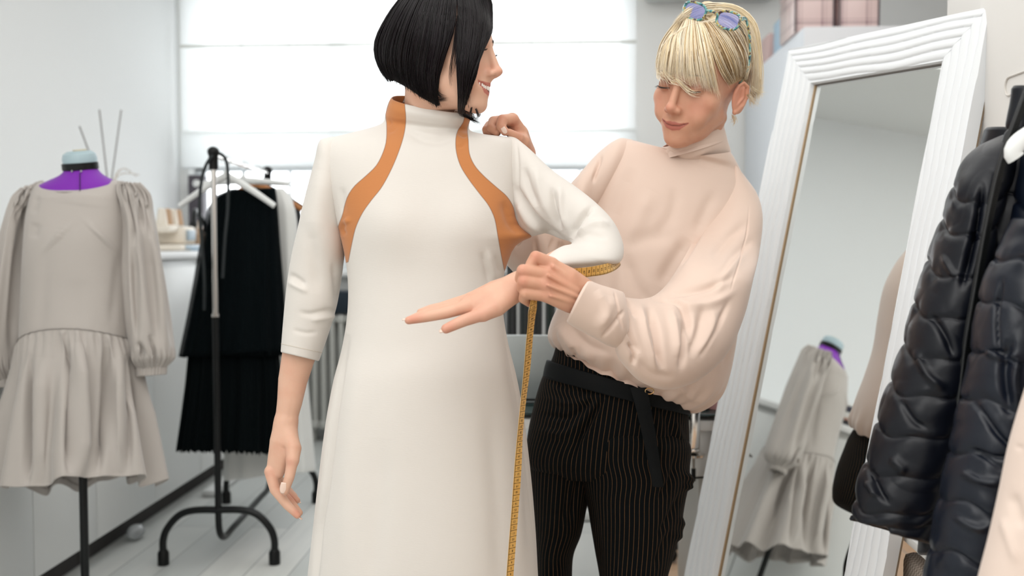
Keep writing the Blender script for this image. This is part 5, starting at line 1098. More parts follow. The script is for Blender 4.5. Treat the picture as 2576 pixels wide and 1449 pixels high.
for (x, y, t, x2, y2) in ((1024, 802, 1.606, 1044, 799), (1084, 772.5, 1.688, 1100, 768), (1116, 829, 1.604, 1136, 820)):
    q = P(x, y, t); nv, nf = nail(q, P(x, y, t)-P(x2, y2, t+.002), dn if y < 820 else CF*-1+dn*.6-CR*.6, .008, .0048, lift=.0015); root.add(nv, nf, None, 1)
# unseen body under the dress, legs and feet, so that she stands
gz = P(1080, 900, T); S = SDF((gz[0]-.25, gz[1]-.2, -.0), (gz[0]+.25, gz[1]+.2, 1.36), .006)
c3 = lambda px, z, dy=0: np.array([hit(px, 700, 1, gz[1])[0], gz[1]+dy, z])
S.cone(c3(1080, 1.34), c3(1080, 1.05), .075, .07, .03); S.cone(c3(990, 1.30), c3(1170, 1.30), .05, .05, .03); S.cone(c3(1040, .92), c3(1120, .92), .09, .09, .04); S.cone(c3(1080, 1.05), c3(1080, .92), .08, .10, .04)
for s in (-1, 1):
    S.chain([c3(1080, .86)+[s*.07, 0, 0], c3(1080, .48)+[s*.075, .0, 0], c3(1080, .12)+[s*.08, .02, 0]], [.08, .052, .036], .02)
    S.chain([c3(1080, .10)+[s*.08, .03, 0], c3(1080, .05)+[s*.085, -.04, 0], c3(1080, .032)+[s*.09, -.12, 0]], [.034, .032, .026], .015)
V, Fq = S.mesh(1); root.add(V, Fq, np.tile(np.append(L3(baseA), 1), (len(V), 1)))
customer = root.build(M['skinA'])
tag(customer, 'dark haired person in a cream dress with brown curved side panels, arm held forward', 'person')
# teeth
b = MB()
for i in range(-5, 6):
    x = i*.0046; y = LSA(x, -.0600+.0*x)-.0028; zt = float(np.interp(abs(x), [0, .014, .0275], [-.0655, -.0640, -.0585])); b.box((x-.0022, y-.003, zt-.0085+abs(i)*.0006), (x+.0022, y, zt), .0011)
tv = np.concatenate(b.V); tv = LA(tv); bb = MB(); bb.V = [tv]; bb.F = b.F; bb.M = b.M; bb.n = b.n; bb.build('teeth', mat('teeth', '#f2ece4', .25, coat=.3), customer)
# brow and lashes
M['lash'] = mat('lash', '#17100f', .6)
def brows_lashes(LAf, LSf, parent, browm, lookdown, seed, bz=.0185):
    rg = np.random.default_rng(seed); zl = -.0045 if lookdown else -.0012
    for s in (1, -1):
        b = MB()
        for i in range(130):
            f = rg.random(); x0 = s*(.012+.035*f); z0 = bz+.0050*sin(f*2.3)+rg.normal()*.0012*(1.2-f*.7); y0 = LSf(x0, z0)-.0003; x1 = x0+s*.0055; z1 = z0+.0020-.003*f; y1 = LSf(x1, z1)-.0001
            b.tube([LAf((x0, y0, z0)), LAf(((x0+x1)/2, (y0+y1)/2+.0005, (z0+z1)/2+.0004)), LAf((x1, y1, z1))], [.00045, .0004, .0001], 4)
        b.build('eyebrow', browm, parent); b = MB(); arc = []
        for x in np.linspace(-.0125, .0135, 18):
            z = zl-.0022*cos(x/.0135*1.3)+.0008*(x > .008); arc.append((s*.031+s*x, LSf(s*.031+s*x, z)+.0002, z))
        b.tube([LAf(p) for p in arc], [.0004+.0009*sin(pi*(i+1)/19) for i in range(18)], 6)
        for p in arc:
            p = np.array(p); d = (p[0]-s*.031)/.0135; q = p+[d*.0012, .0030, -.0012 if lookdown else 0]; e = p+[d*.0035, .0055, -.003 if lookdown else .0025]
            b.tube([LAf(p), LAf(q), LAf(e)], [.0003, .00026, .0001], 4)
        b.build('eyelashes', M['lash'], parent)
brows_lashes(LA, LSA, customer, mat('dark_brow', '#3a2822', .7), False, 3)
# black bob
HC = (0, -.012, .028); HR = (.086, .110, .102)
def head_t(S, Rm, o, sc, px, py):
    """distance along the sight line at which it first meets the head"""
    d = ray(px, py); t0 = (o-CAM)@d/(d@d); ts = np.linspace(t0-.16, t0+.16, 240); q = ((CAM+d*ts[:, None]-o)@Rm)/sc; g = np.round((q-S.lo)/S.h).astype(int); n = np.array(S.D.shape)
    ok = ((g >= 0) & (g < n)).all(1); g = np.clip(g, 0, n-1); v = np.where(ok, S.D[g[:, 0], g[:, 1], g[:, 2]], 1)
    w = np.argmax(v < .001); return ts[w] if (v < .001).any() else None
def HG(Rm, o, c, r, pts, off=0.0, S=None, sc=1.0, mg=.007):
    out = []
    for p in pts:
        e = ell_hit(p[0], p[1], Rm, o, c, r, off+(p[2] if len(p) > 2 else 0)); t = (e-CAM)@CF
        if S is not None:
            h = head_t(S, Rm, o, sc, p[0], p[1])
            if h is not None: t = min(t, h-mg)
        out.append(CAM+ray(p[0], p[1])*t)
    return out
near = [[(1062, -55), (1004, 0), (964, 60), (944, 110), (951, 158), (975, 196)], [(1072, -55), (1018, 10), (984, 80), (972, 150), (990, 206)], [(1086, -55), (1043, 20), (1015, 100), (1008, 170), (1026, 224)],
 [(1100, -55), (1072, 20), (1050, 110), (1044, 190), (1062, 250)], [(1115, -55), (1098, 20), (1085, 110), (1076, 200), (1098, 268)], [(1130, -55), (1120, 20), (1110, 100), (1092, 190), (1106, 266)], [(1145, -55), (1146, 20), (1140, 75), (1115, 150), (1094, 232)]]
front = [[(1145, -55), (1152, 20), (1150, 85), (1150, 150), (1155, 220), (1162, 280), (1192, 309)], [(1162, -55), (1174, 20), (1172, 90), (1163, 160), (1160, 230), (1168, 285), (1200, 312)], [(1178, -55), (1200, 20), (1202, 90), (1190, 155), (1174, 225), (1170, 285), (1212, 311)],
 [(1192, -55), (1219, 10), (1220, 70), (1210, 130), (1188, 195), (1172, 265)], [(1202, -55), (1235, 0), (1236, 50), (1222, 104), (1202, 150), (1182, 222)]]
NG = [catmull(np.array(HG(Ra, oA, HC, HR, g, 0, SA, sA)), 12) for g in near]; FG = [catmull(np.array(HG(Ra, oA, HC, HR, g, -.002, SA, sA)), 12) for g in front]
NG = [pushout(SA, Ra, oA, sA, g, .006) for g in NG]; FG = [pushout(SA, Ra, oA, sA, g, .006) for g in FG]
def mirr(c): q = (c-oA)@Ra; q = q*np.array([-1, 1, 1]); return oA+q@Ra.T
BG = [NG[0]]; back0 = (NG[0]-oA)@Ra
for f in (.55, .1, -.4): BG.append(oA+(back0*np.array([f, 1, 1])+np.array([0, -.004*(1-abs(f)), -.004]))@Ra.T)
allg = [mirr(g) for g in NG[::-1]]+BG[::-1][:-1]+NG
hm = hair_mat('black_hair', '#040203', '#140c11', .33, .22)
hb = MB(); g_ = np.array(allg); sh = pushout(SA, Ra, oA, sA, (g_-oA)*.972+oA, .0025); ii = np.linspace(0, len(allg)-1, 60); gi = np.array([sh[int(min(i, len(allg)-2))]*(1-(i-int(min(i, len(allg)-2))))+sh[int(min(i, len(allg)-2))+1]*(i-int(min(i, len(allg)-2))) for i in ii])
hb.add(gi.reshape(-1, 3), grid_faces(60, 12, False))
fs_ = pushout(SA, Ra, oA, sA, (np.array(FG)-oA)*.985+oA, .003); hb.add(fs_[:, :9].reshape(-1, 3), grid_faces(len(FG), 9, False))
V, Fc = strands(allg, 1500, 5, r=.00125, spread=.0016); hb.add(V, Fc)
V, Fc = strands(NG, 1100, 6, r=.0010, spread=.0018); hb.add(V, Fc)
V, Fc = strands(FG, 620, 8, r=.0010, spread=.0013); hb.add(V, Fc)
for g in ([(1150, 40), (1141, 120), (1131, 190), (1136, 228)], [(1150, 60), (1146, 130), (1140, 180), (1134, 196)], [(1094, 220), (1104, 240), (1122, 250)], [(1092, 225), (1100, 250), (1128, 252)], [(1196, 275), (1205, 290), (1188, 312)], [(1185, 272), (1183, 285), (1186, 300)]):
    c = pushout(SA, Ra, oA, sA, catmull(np.array(HG(Ra, oA, HC, HR, g, .001, SA, sA)), 16), .004); V, Fc = strands([c, c+.0015], 12, 9, r=.00035, spread=.0020); hb.add(V, Fc)
tp_ = Ra@np.array([0, -.012, .118])+oA; 
S = SDF(oA-.13, oA+.15, .004); S.ell(oA+Ra@np.array([0, -.018, .036]), (.078, .098, .088), 0, R=Ra); V, Fq = S.mesh(2); q = (V-oA)@Ra; keep = (q[:, 2]-.045+.9*(-q[:, 1]-.03) > 0)|(q[:, 2] > .085); ok = keep[Fq].all(1); hb.add(V, Fq[ok].tolist())
hb.build('hair', hm, customer, sharp=None)
cloth('cream_dress', G, M['cream_dress'], customer, hem0=.012, hem1=.02, attrs={'band': bd_})
# right sleeve (hanging arm)
rows = [(838, 344, 868, 350, T, T, .03, 0), (808, 356, 872, 400, T, T, .055, 0), (796, 400, 872, 452, T, T, .065, 0), (780, 460, 870, 510, T, T, .068, 0), (764, 520, 868, 560, T, T, .066, 0), (750, 580, 868, 615, T, T, .062, 0), (736, 640, 862, 670, T+.01, T+.01, .060, 0), (727, 690, 856, 715, T+.015, T+.015, .058, 0), (720, 745, 846, 770, T+.015, T+.015, .056, 0), (714, 810, 828, 832, T+.02, T+.02, .054, 0), (708, 884, 802, 906, T+.02, T+.02, .050, 0)]
G2, a = ring_loft(rows, 260, 200, 2.05)
G2 = sculpt(G2, [(((862, 400), (868, 480), (866, 560)), 9, -7), (((726, 690), (745, 700), (770, 716)), 7, -5), (((724, 708), (745, 720), (775, 735)), 7, 4), (((850, 780), (820, 782), (780, 790), (750, 785)), 7, -4), (((848, 795), (815, 800), (780, 806)), 7, 4), (((770, 560), (790, 650), (800, 740)), 18, -4), (((838, 660), (846, 720), (848, 770)), 8, -5), (((815, 430), (800, 520), (790, 600)), 24, 4), (((735, 830), (770, 838), (800, 836)), 6, -2.5)])
cloth('right_sleeve', G2, M['cream_dress'], customer, hem1=.02, attrs={'band': np.full(G2.shape[:2], -9.)})
b = MB(); hl = G2[250]; b.tube(np.concatenate([hl, hl[:1]])+0, .0008, 5, False); b.build('hem_stitch', mat('cream_stitch', '#cfc6ba', .8), customer)
# left sleeve (raised arm)
rows = [(1278, 342, 1284, 550, T+.0, T+.0, .036, 0), (1298, 348, 1304, 580, T-.003, T-.003, .054, 0), (1314, 360, 1318, 588, T-.006, T-.006, .064, 0), (1337, 380, 1338, 594, T-.01, T-.012, .072, 0), (1386, 426, 1372, 587, T-.03, T-.03, .068, 0), (1446, 468, 1408, 600, T-.055, T-.05, .062, 0), (1500, 511, 1428, 606, T-.085, T-.08, .058, 0), (1545, 560, 1437, 610, T-.12, T-.11, .055, 0), (1568, 616, 1438, 613, T-.15, T-.135, .053, 0), (1560, 657, 1434, 616, T-.185, T-.16, .052, 0), (1520, 668, 1418, 620, T-.205, T-.185, .050, 0), (1480, 672, 1398, 629, T-.22, T-.21, .047, 0), (1441, 674, 1378, 643, T-.235, T-.23, .043, 0)]
G3, a = ring_loft(rows, 340, 220, 2.1)
G3 = sculpt(G3, [(((1296, 470), (1330, 530), (1368, 570), (1416, 605)), 8, -14), (((1298, 500), (1330, 560), (1372, 586)), 9, 6), (((1390, 470), (1396, 530), (1412, 580)), 8, -10), (((1408, 470), (1412, 530), (1424, 580)), 9, 6), (((1318, 420), (1330, 470), (1352, 520)), 9, -8), (((1345, 420), (1362, 490), (1385, 550)), 11, 5), (((1436, 600), (1446, 572), (1465, 543), (1492, 520)), 7, -13), (((1452, 592), (1490, 565), (1535, 565)), 9, 7), (((1440, 604), (1480, 590), (1530, 600)), 8, -4), (((1300, 350), (1303, 420), (1302, 520)), 4, -3)])
cloth('left_sleeve', G3, M['cream_dress'], customer, hem1=.02, attrs={'band': np.full(G3.shape[:2], -9.)})
# ================================================================== the tailor in the beige blouse
TB = 2.22; ZO = 2.06; baseB = '#d09d82'
root = Body()
ps, th_ = radians(37), radians(9)
fB = -CF*cos(ps)*cos(th_)-CR*sin(ps)*cos(th_)-CU*sin(th_); ro = radians(17); uB = CU*cos(ro)+CR*sin(ro)
Rb = basis(fB, uB); sB = 1.13; tip = P(1681, 273, 2.04); oB = tip-sB*(Rb@np.array([0, .112, -.040])); nb = P(1745, 424, 2.225)
Vh, Fh, Ch, LB, LSB, SB = head(Rb, oB, sB, baseB, '#b3655a', nb, 'closed')
root.add(Vh, Fh, Ch)
# left hand closing on the customer's wrist
H3 = [
 (J((1512, 776, 1.70), (1484, 757, 1.667)), [.022, .0255], .01),
 (J((1478, 742, 1.66), (1430, 700, 1.642), (1386, 667, 1.634)), [.0225, .0185, .0125], .010),
 (J((1476, 750, 1.66), (1430, 715, 1.636), (1374, 692, 1.626)), [.022, .0185, .0122], .010),
 (J((1474, 760, 1.66), (1430, 738, 1.636), (1370, 717, 1.624)), [.022, .0185, .0120], .010),
 (J((1472, 768, 1.66), (1432, 760, 1.64), (1376, 744, 1.628)), [.021, .0175, .0115], .010),
 (J((1386, 665, 1.634), (1348, 647, 1.625), (1336, 664, 1.624), (1344, 684, 1.628)), [.0122, .0106, .0090, .0078], .003),
 (J((1374, 690, 1.626), (1316, 681, 1.618), (1309, 700, 1.632), (1322, 714, 1.655)), [.0120, .0108, .0094, .008], .0028),
 (J((1370, 716, 1.624), (1318, 708, 1.616), (1312, 724, 1.630), (1326, 736, 1.655)), [.0116, .0104, .0090, .0076], .0028),
 (J((1376, 743, 1.628), (1322, 738, 1.620), (1317, 751, 1.632), (1332, 762, 1.65)), [.0108, .0096, .0084, .0072], .0028),
 (J((1455, 735, 1.66), (1405, 700, 1.672), (1368, 676, 1.668), (1352, 668, 1.650)), [.016, .0135, .0110, .009], .006),
 (J((1450, 716, 1.628), (1392, 671, 1.618)), [.0020, .0030], .006), (J((1455, 734, 1.622), (1382, 694, 1.609)), [.0020, .0030], .006), (J((1455, 748, 1.62), (1380, 718, 1.607)), [.0020, .0028], .006), (J((1450, 762, 1.626), (1386, 744, 1.612)), [.0018, .0026], .006),
]
V, Fq = hand_sdf(H3); C = hand_cols(V, baseB, [(P(1347, 645, 1.615), .010, .45, '#d08670'), (P(1312, 682, 1.61), .012, .4, '#cf8873'), (P(1315, 710, 1.61), .010, .4, '#cf8873'), (P(1385, 668, 1.62), .012, .3, '#d08c78'), (P(1372, 715, 1.61), .012, .3, '#d08c78'), (P(1376, 744, 1.61), .012, .3, '#d08c78')]); root.add(V, Fq, C)
# right hand pinching the shoulder seam
H4 = [
 (J((1318, 440, 2.06), (1317, 390, 2.03)), [.023, .022], .01),
 (J((1317, 390, 2.03), (1304, 338, 2.00), (1288, 300, 1.975)), [.022, .0205, .0130], .009),
 (J((1318, 384, 2.035), (1302, 335, 2.015), (1278, 302, 1.995)), [.021, .020, .0125], .009),
 (J((1318, 378, 2.045), (1300, 335, 2.03), (1268, 308, 2.015)), [.019, .018, .0115], .009),
 (J((1316, 378, 2.01), (1313, 357, 1.985), (1302, 348, 1.968)), [.019, .0165, .0118], .009),
 (J((1290, 302, 1.972), (1264, 302, 1.948), (1260, 318, 1.940), (1270, 331, 1.938)), [.0128, .0112, .0098, .0082], .003),
 (J((1278, 304, 1.992), (1242, 306, 1.968), (1236, 321, 1.956), (1250, 333, 1.950)), [.0124, .0110, .0096, .0080], .0028),
 (J((1268, 308, 2.012), (1232, 316, 1.992), (1224, 326, 1.978), (1238, 334, 1.968)), [.0115, .0100, .0090, .0078], .0028),
 (J((1262, 314, 2.03), (1232, 322, 2.01), (1224, 331, 1.995), (1236, 338, 1.985)), [.0105, .0092, .0082, .007], .0028),
 (J((1304, 348, 1.966), (1292, 341, 1.955), (1281, 334, 1.946)), [.0115, .0098, .0080], .004),
 (J((1287, 318, 1.958), (1305, 330, 1.968)), [.0030, .0030], .006, 's'),
]
V, Fq = hand_sdf(H4); C = hand_cols(V, baseB, [(P(1270, 330, 1.93), .010, .4, '#cf8270'), (P(1262, 300, 1.94), .010, .35, '#d08a76'), (P(1300, 320, 1.96), .016, .35, '#cc7f6b')]); root.add(V, Fq, C)
nv, nf = nail(P(1268.5, 328.5, 1.9255), P(1273, 336, 1.93)-P(1264, 321, 1.926), -ray(1268, 328)-CR*.1, .0068, .0050); root.add(nv, nf, None, 1)
# unseen body in the clothes
gz = P(1560, 900, TB); S = SDF((gz[0]-.35, gz[1]-.25, 0), (gz[0]+.35, gz[1]+.3, 1.4), .006)
top_ = P(1748, 480, TB+.01); mid = P(1640, 720, TB); hip = P(1555, 1000, TB+.02)
S.cone(top_, mid, .055, .08, .03); S.cone(P(1600, 430, TB), P(1810, 480, TB), .04, .04, .03); S.cone(mid, hip, .085, .095, .03)
kL = P(1402, 1250, TB+.055); kR = P(1600, 1250, TB-.0); aL = np.array([P(1388, 1850, TB+.065)[0], kL[1]+.01, .11]); aR = np.array([kR[0]+.01, kR[1]+.02, .11])
S.chain([hip-[.06, -.03, .03], kL, aL], [.06, .038, .028], .02); S.chain([hip+[.06, -.03, -.03+.0], kR, aR], [.06, .048, .034], .02)
V, Fq = S.mesh(1); root.add(V, Fq, np.tile(np.append(L3(baseB), 1), (len(V), 1)))
tailor = root.build(M['skinB'])
tag(tailor, 'blonde person in a beige high neck blouse and dark pinstripe trousers measuring the other', 'person')
brows_lashes(LB, LSB, tailor, mat('brown_brow', '#6f5340', .7), True, 11)

# ------------------------------------------------------------------ blonde hair
HB = (0, -.014, .030); HRb = (.083, .107, .096)
def GB(gs, off=0.0, mg=.006): return [pushout(SB, Rb, oB, sB, catmull(np.array(HG(Rb, oB, HB, HRb, g, off, SB, sB, mg)), 12), .005) for g in gs]
fringe = GB([[(1716, 44), (1690, 70), (1664, 112), (1654, 152), (1650, 190)], [(1720, 44), (1700, 78), (1680, 125), (1672, 165), (1672, 204)], [(1728, 44), (1716, 80), (1704, 130), (1700, 175), (1704, 208)], [(1738, 44), (1735, 85), (1732, 132), (1734, 178), (1742, 220)], [(1748, 44), (1755, 85), (1762, 130), (1772, 178), (1786, 234)], [(1758, 46), (1774, 86), (1786, 132), (1796, 180), (1810, 248)]])
side = GB([[(1758, 46), (1777, 88), (1793, 130), (1812, 178), (1834, 214)], [(1772, 42), (1804, 80), (1832, 124), (1850, 168), (1852, 206)], [(1780, 38), (1822, 68), (1856, 108), (1872, 154), (1864, 204)], [(1786, 32), (1838, 54), (1872, 92), (1884, 142), (1874, 204)]], .002)
backh = GB([[(1792, 26), (1848, 44), (1884, 86), (1896, 140), (1895, 200), (1889, 250)], [(1796, 20), (1850, 34), (1890, 76), (1903, 140), (1901, 205), (1896, 270)], [(1800, 14), (1854, 24), (1896, 66), (1908, 140), (1910, 205), (1918, 240)], [(1800, 10), (1852, 16), (1896, 56), (1908, 130), (1912, 190), (1906, 262)]], .004)
top = GB([[(1856, 44), (1822, 34), (1780, 38), (1742, 48), (1716, 56)], [(1852, 30), (1812, 18), (1768, 22), (1732, 36), (1706, 58)], [(1846, 18), (1800, 10), (1756, 16), (1722, 34), (1694, 66)]], .001)
def mirB(c): q = (c-oB)@Rb; return oB+(q*np.array([-1, 1, 1]))@Rb.T
hl_ = hair_mat('blonde_hair', '#efdab0', '#fff6e4', .42); hd_ = hair_mat('blonde_roots', '#6a523a', '#c9a878', .45)
hb = MB(); hb.mi = 1
def sheet_of(gs, k, n0=0, n1=12):
    g = pushout(SB, Rb, oB, sB, (np.array(gs)-oB)*k+oB, .002)[:, n0:n1]; ii = np.linspace(0, len(gs)-1, 24); gi = []
    for i in ii:
        j = int(min(i, len(gs)-2)); w = i-j; gi.append(g[j]*(1-w)+g[j+1]*w)
    hb.add(np.array(gi).reshape(-1, 3), grid_faces(24, n1-n0, False))
sheet_of(side, .985); sheet_of([mirB(g) for g in side], .98); hb.mi = 0; sheet_of(backh, .985, 0, 10); sheet_of([mirB(g) for g in backh], .98, 0, 10); sheet_of(fringe, .992, 0, 8)
S = SDF(oB-.14, oB+.16, .004); S.ell(oB+Rb@np.array([0, -.016, .036]), (.0775, .098, .087), 0, R=Rb); V, Fq = S.mesh(2); q = (V-oB)@Rb; keep = (q[:, 2]-.052+.9*(-q[:, 1]-.02) > 0); ok = keep[Fq].all(1); hb.mi = 1; hb.add(V, Fq[ok].tolist())
for gs, n, sd_, mi, r_, spd in ((fringe, 1500, 21, 0, .00052, .0022), (side, 1100, 22, 1, .0005, .0018), (side, 420, 23, 0, .0005, .0024), (backh, 900, 24, 0, .0006, .0034), (top, 600, 25, 0, .00055, .0030), (top, 400, 26, 1, .0005, .0024), ([mirB(g) for g in side], 400, 27, 0, .0008, .002), ([mirB(g) for g in backh], 400, 28, 0, .0008, .003), (fringe, 260, 29, 1, .00045, .0024)):
    hb.mi = mi; V, Fc = strands(gs, n, sd_, r=r_, spread=spd, lv=.74 if gs is backh else (.8 if gs is fringe else .9)); hb.add(V, Fc)
# back of the head
bk = []; q0 = (backh[1]-oB)@Rb
for f in (1, .5, 0, -.5, -1): bk.append(oB+(q0*np.array([f, 1, 1])+np.array([0, -.02*(1-f*f), 0]))@Rb.T)
bk = [pushout(SB, Rb, oB, sB, g, .008) for g in bk]; hb.mi = 0; V, Fc = strands(bk, 500, 30, r=.001, spread=.003); hb.add(V, Fc)
for g in ([(1842, 292), (1848, 304), (1842, 312)], [(1888, 220), (1905, 236), (1926, 234)], [(1880, 240), (1898, 262), (1912, 270)], [(1668, 178), (1690, 205), (1716, 212)], [(1700, 200), (1726, 224), (1760, 236)], [(1655, 170), (1668, 200), (1672, 222)]):
    c = pushout(SB, Rb, oB, sB, catmull(np.array(HG(Rb, oB, HB, HRb, g, .002, SB, sB, .008)), 14), .005); V, Fc = strands([c, c+.003], 22, 31+len(hb.F) % 7, r=.0004, spread=.0045); hb.add(V, Fc)
hb.build('hair', hl_, tailor, sharp=None, mats=[hl_, hd_])
b = MB(); e = LB((-.0775, -.006, -.040)); b.ball(e, (.0022,)*3, 10); b.build('ear_stud', M['chrome'], tailor)

# ------------------------------------------------------------------ glasses pushed up on the hair
tor = bpy.data.materials.new('tortoise_frame'); tor.use_nodes = True; k = NT(tor); tc = k.add('ShaderNodeTexCoord').outputs['Object']; n = k.add('ShaderNodeTexNoise', Scale=85.0, Detail=2.0); k.link(tc, n.inputs[0]); cr = k.add('ShaderNodeValToRGB'); k.link(n.outputs[0], cr.inputs[0]); e = cr.color_ramp.elements; e[0].position = .32; e[0].color = lin('#20464f'); e[1].position = .68; e[1].color = lin('#5a3020')
for p_, c_ in ((.42, '#3f8f96'), (.50, '#8fb9ad'), (.56, '#c9a845'), (.61, '#2a3f55')): x = e.new(p_); x.color = lin(c_)
k.link(cr.outputs[0], k.b.inputs['Base Color']); k.b.inputs['Roughness'].default_value = .2; k.b.inputs['Coat Weight'].default_value = .5
lens = bpy.data.materials.new('coated_lens'); lens.use_nodes = True; k = NT(lens); tp2 = k.add('ShaderNodeBsdfTransparent'); tp2.inputs[0].default_value = (.95, .96, 1.0, 1); gs_ = k.add('ShaderNodeBsdfGlossy'); gs_.inputs[0].default_value = lin('#b4bbff'); gs_.inputs['Roughness'].default_value = .05; mx = k.add('ShaderNodeMixShader'); mx.inputs[0].default_value = .34; k.link(tp2.outputs[0], mx.inputs[1]); k.link(gs_.outputs[0], mx.inputs[2]); k.link(mx.outputs[0], k.n['Material Output'].inputs[0])
c1, c2 = ell_hit(1748, 28, Rb, oB, HB, HRb, .03), ell_hit(1832, 51, Rb, oB, HB, HRb, .03); t1 = (c1-CAM)@CF; t2 = (c2-CAM)@CF; t1, t2 = t1-.012, min(t2, t1+.02)-.014; c1, c2 = P(1748, 28, t1), P(1832, 51, t2)
gA = (c2-c1)/np.linalg.norm(c2-c1); gn = -ray(1790, 40); gn -= gA*(gn@gA); gn += CU*.0; gn /= np.linalg.norm(gn); gu = np.cross(gn, gA); gu = gu*cos(.0); half = np.linalg.norm(c2-c1)/2
gl_ = thing('eyeglasses', (c1+c2)/2, 'multicoloured tortoise eyeglasses pushed up on the blonde hair', 'glasses')
def rim(c, sgn):
    a = np.linspace(0, 2*pi, 61)[:-1]; out = []
    for t in a:
        x = cos(t); y = sin(t); w_ = .0258*np.sign(x)*abs(x)**.72; h_ = .0170*np.sign(y)*abs(y)**.80; w_ *= (1+.07*(y > 0)*y); h_ *= (1+.06*x*sgn)
        out.append(c+gA*w_+gu*h_)
    return np.array(out)
for c, s in ((c1, -1), (c2, 1)):
    rr = rim(c, s); b = MB(); b.tube(np.concatenate([rr, rr[:2]]), .0033, 10, False, flat=.8); b.build('frame_rim', tor, gl_)
    b = MB(); k1 = [p-gn*.0006 for p in rr]; k2 = [p+gn*.0006 for p in rr]; b.add(k1+k2, [list(range(60))[::-1], list(range(60, 120))]+[[i, (i+1) % 60, 60+(i+1) % 60, 60+i] for i in range(60)]); b.build('lens', lens, gl_, smooth=False)
b = MB(); b.tube(catmull([c1+gA*.0255+gu*.007, (c1+c2)/2+gu*.0085+gn*.003, c2-gA*.0255+gu*.007], 14), .0030, 10); b.build('bridge', tor, gl_)
hg_ = c2+gA*.029+gu*.010
def glp(px, py, off=.013):
    e = ell_hit(px, py, Rb, oB, HB, HRb, off); return e
tm = [c2+gA*.0265+gu*.009, P(1877, 50, t2+.006), P(1884, 78, t2+.018), P(1887, 116, t2+.032), P(1884, 160, t2+.044), P(1868, 202, t2+.052), P(1852, 214, t2+.06)]
b = MB(); b.tube(catmull(tm, 50), [.0042]*20+[.0036]*30, 10, True, flat=.55); b.build('temple', tor, gl_)
# far temple: mirror image about the bridge plane
mid_ = (c1+c2)/2; e_ = c1-gA*.0265+gu*.009; tm2 = [e_, e_+CF*.02, e_+CF*.06+gA*.006, e_+CF*.10-CU*.01+gA*.01, e_+CF*.125-CU*.03+gA*.01]; b = MB(); b.tube(catmull(tm2, 50), .0036, 10, True, flat=.55); b.build('temple', tor, gl_)
for q, s in ((c2, 1), (c1, -1)): b = MB(); p = q+gA*s*.024+gu*.0125+gn*.0026; b.tube([p-gA*.002, p+gA*.002], .0009, 8); b.build('hinge_rivet', M['chrome'], gl_)

# ------------------------------------------------------------------ blouse
M['blouse'] = mat('beige_blouse', '#dfc7b8', .62, sheen=.3, bump=(700, .12, .0004))
Z = TB
rows = [(1668, 396, 1830, 380, Z-.02, Z-.005, .078, .05), (1652, 388, 1840, 394, Z-.015, Z, .082, 0), (1628, 366, 1850, 408, Z-.01, Z, .084, 0), (1590, 352, 1864, 432, Z, Z, .078, 0), (1556, 350, 1880, 466, Z, Z, .086, 0), (1522, 375, 1890, 505, Z, Z, .096, 0), (1495, 430, 1893, 555, Z, Z, .108, 0), (1475, 510, 1888, 620, Z, Z, .116, 0), (1455, 600, 1876, 700, Z-.01, Z-.01, .12, 0), (1432, 690, 1860, 790, Z-.02, Z-.02, .122, 0), (1408, 760, 1846, 880, Z-.02, Z-.02, .125, 0), (1386, 812, 1832, 945, Z-.02, Z-.02, .13, 0), (1381, 845, 1812, 990, Z-.02, Z-.02, .132, 0), (1392, 868, 1780, 1018, Z-.01, Z-.01, .128, 0), (1410, 880, 1738, 1034, Z, Z, .118, 0), (1424, 880, 1715, 1012, Z, Z, .112, 0)]
G, a = ring_loft(rows, 340, 440, 2.2, 1.75)
N = outward(G); u = np.linspace(0, 1, 340)[:, None]; A = a[None]
G = G+N*(((.6*np.sin(A*17+1.2*np.sin(A*4))+.4*np.sin(A*29+2))*.005*np.exp(-((u-.95)/.07)**2)))[:, :, None]
G = sculpt(G, [(((1735, 600), (1700, 650), (1660, 720)), 20, -10), (((1560, 620), (1620, 600), (1700, 590)), 22, -6), (((1570, 640), (1600, 720), (1640, 770)), 18, -6), (((1640, 480), (1600, 560), (1570, 640)), 20, 5), (((1700, 470), (1690, 540), (1650, 590)), 16, -4), (((1590, 420), (1560, 500), (1530, 570)), 18, -5), (((1530, 400), (1510, 450), (1500, 500)), 9, -8), (((1505, 380), (1492, 430), (1478, 470)), 6, -7), (((1800, 480), (1770, 540), (1750, 590)), 16, -5),
  (((1420, 800), (1470, 860), (1540, 890)), 12, -8), (((1400, 820), (1450, 880), (1500, 905)), 12, 8), (((1440, 870), (1448, 890), (1446, 905)), 6, -7), (((1540, 640), (1530, 720), (1540, 780)), 20, -6),
  (((1700, 990), (1760, 960), (1810, 900)), 18, -9), (((1690, 960), (1740, 1000), (1770, 1010)), 10, 6), (((1800, 860), (1780, 900), (1762, 950)), 14, -7), (((1836, 820), (1832, 880), (1820, 930)), 8, -5)])
cloth('blouse', G, M['blouse'], tailor, hem1=.02)
rows = [(1676, 370, 1808, 318, Z-.07, Z-.01, .064, .10), (1668, 384, 1814, 334, Z-.065, Z-.01, .067, .08), (1660, 396, 1822, 356, Z-.05, Z-.005, .070, .06), (1664, 408, 1834, 380, Z-.02, Z, .070, .05), (1668, 414, 1836, 398, Z, Z, .072, .04)]
G, a = ring_loft(rows, 90, 240, 2.0)
G = sculpt(G, [(((1664, 398), (1700, 418), (1760, 418), (1824, 398)), 5, -5), (((1680, 372), (1690, 392), (1712, 396)), 6, -4), (((1700, 400), (1740, 394), (1790, 372)), 9, 3)])
cloth('collar', G, M['blouse'], tailor, hem0=.03)
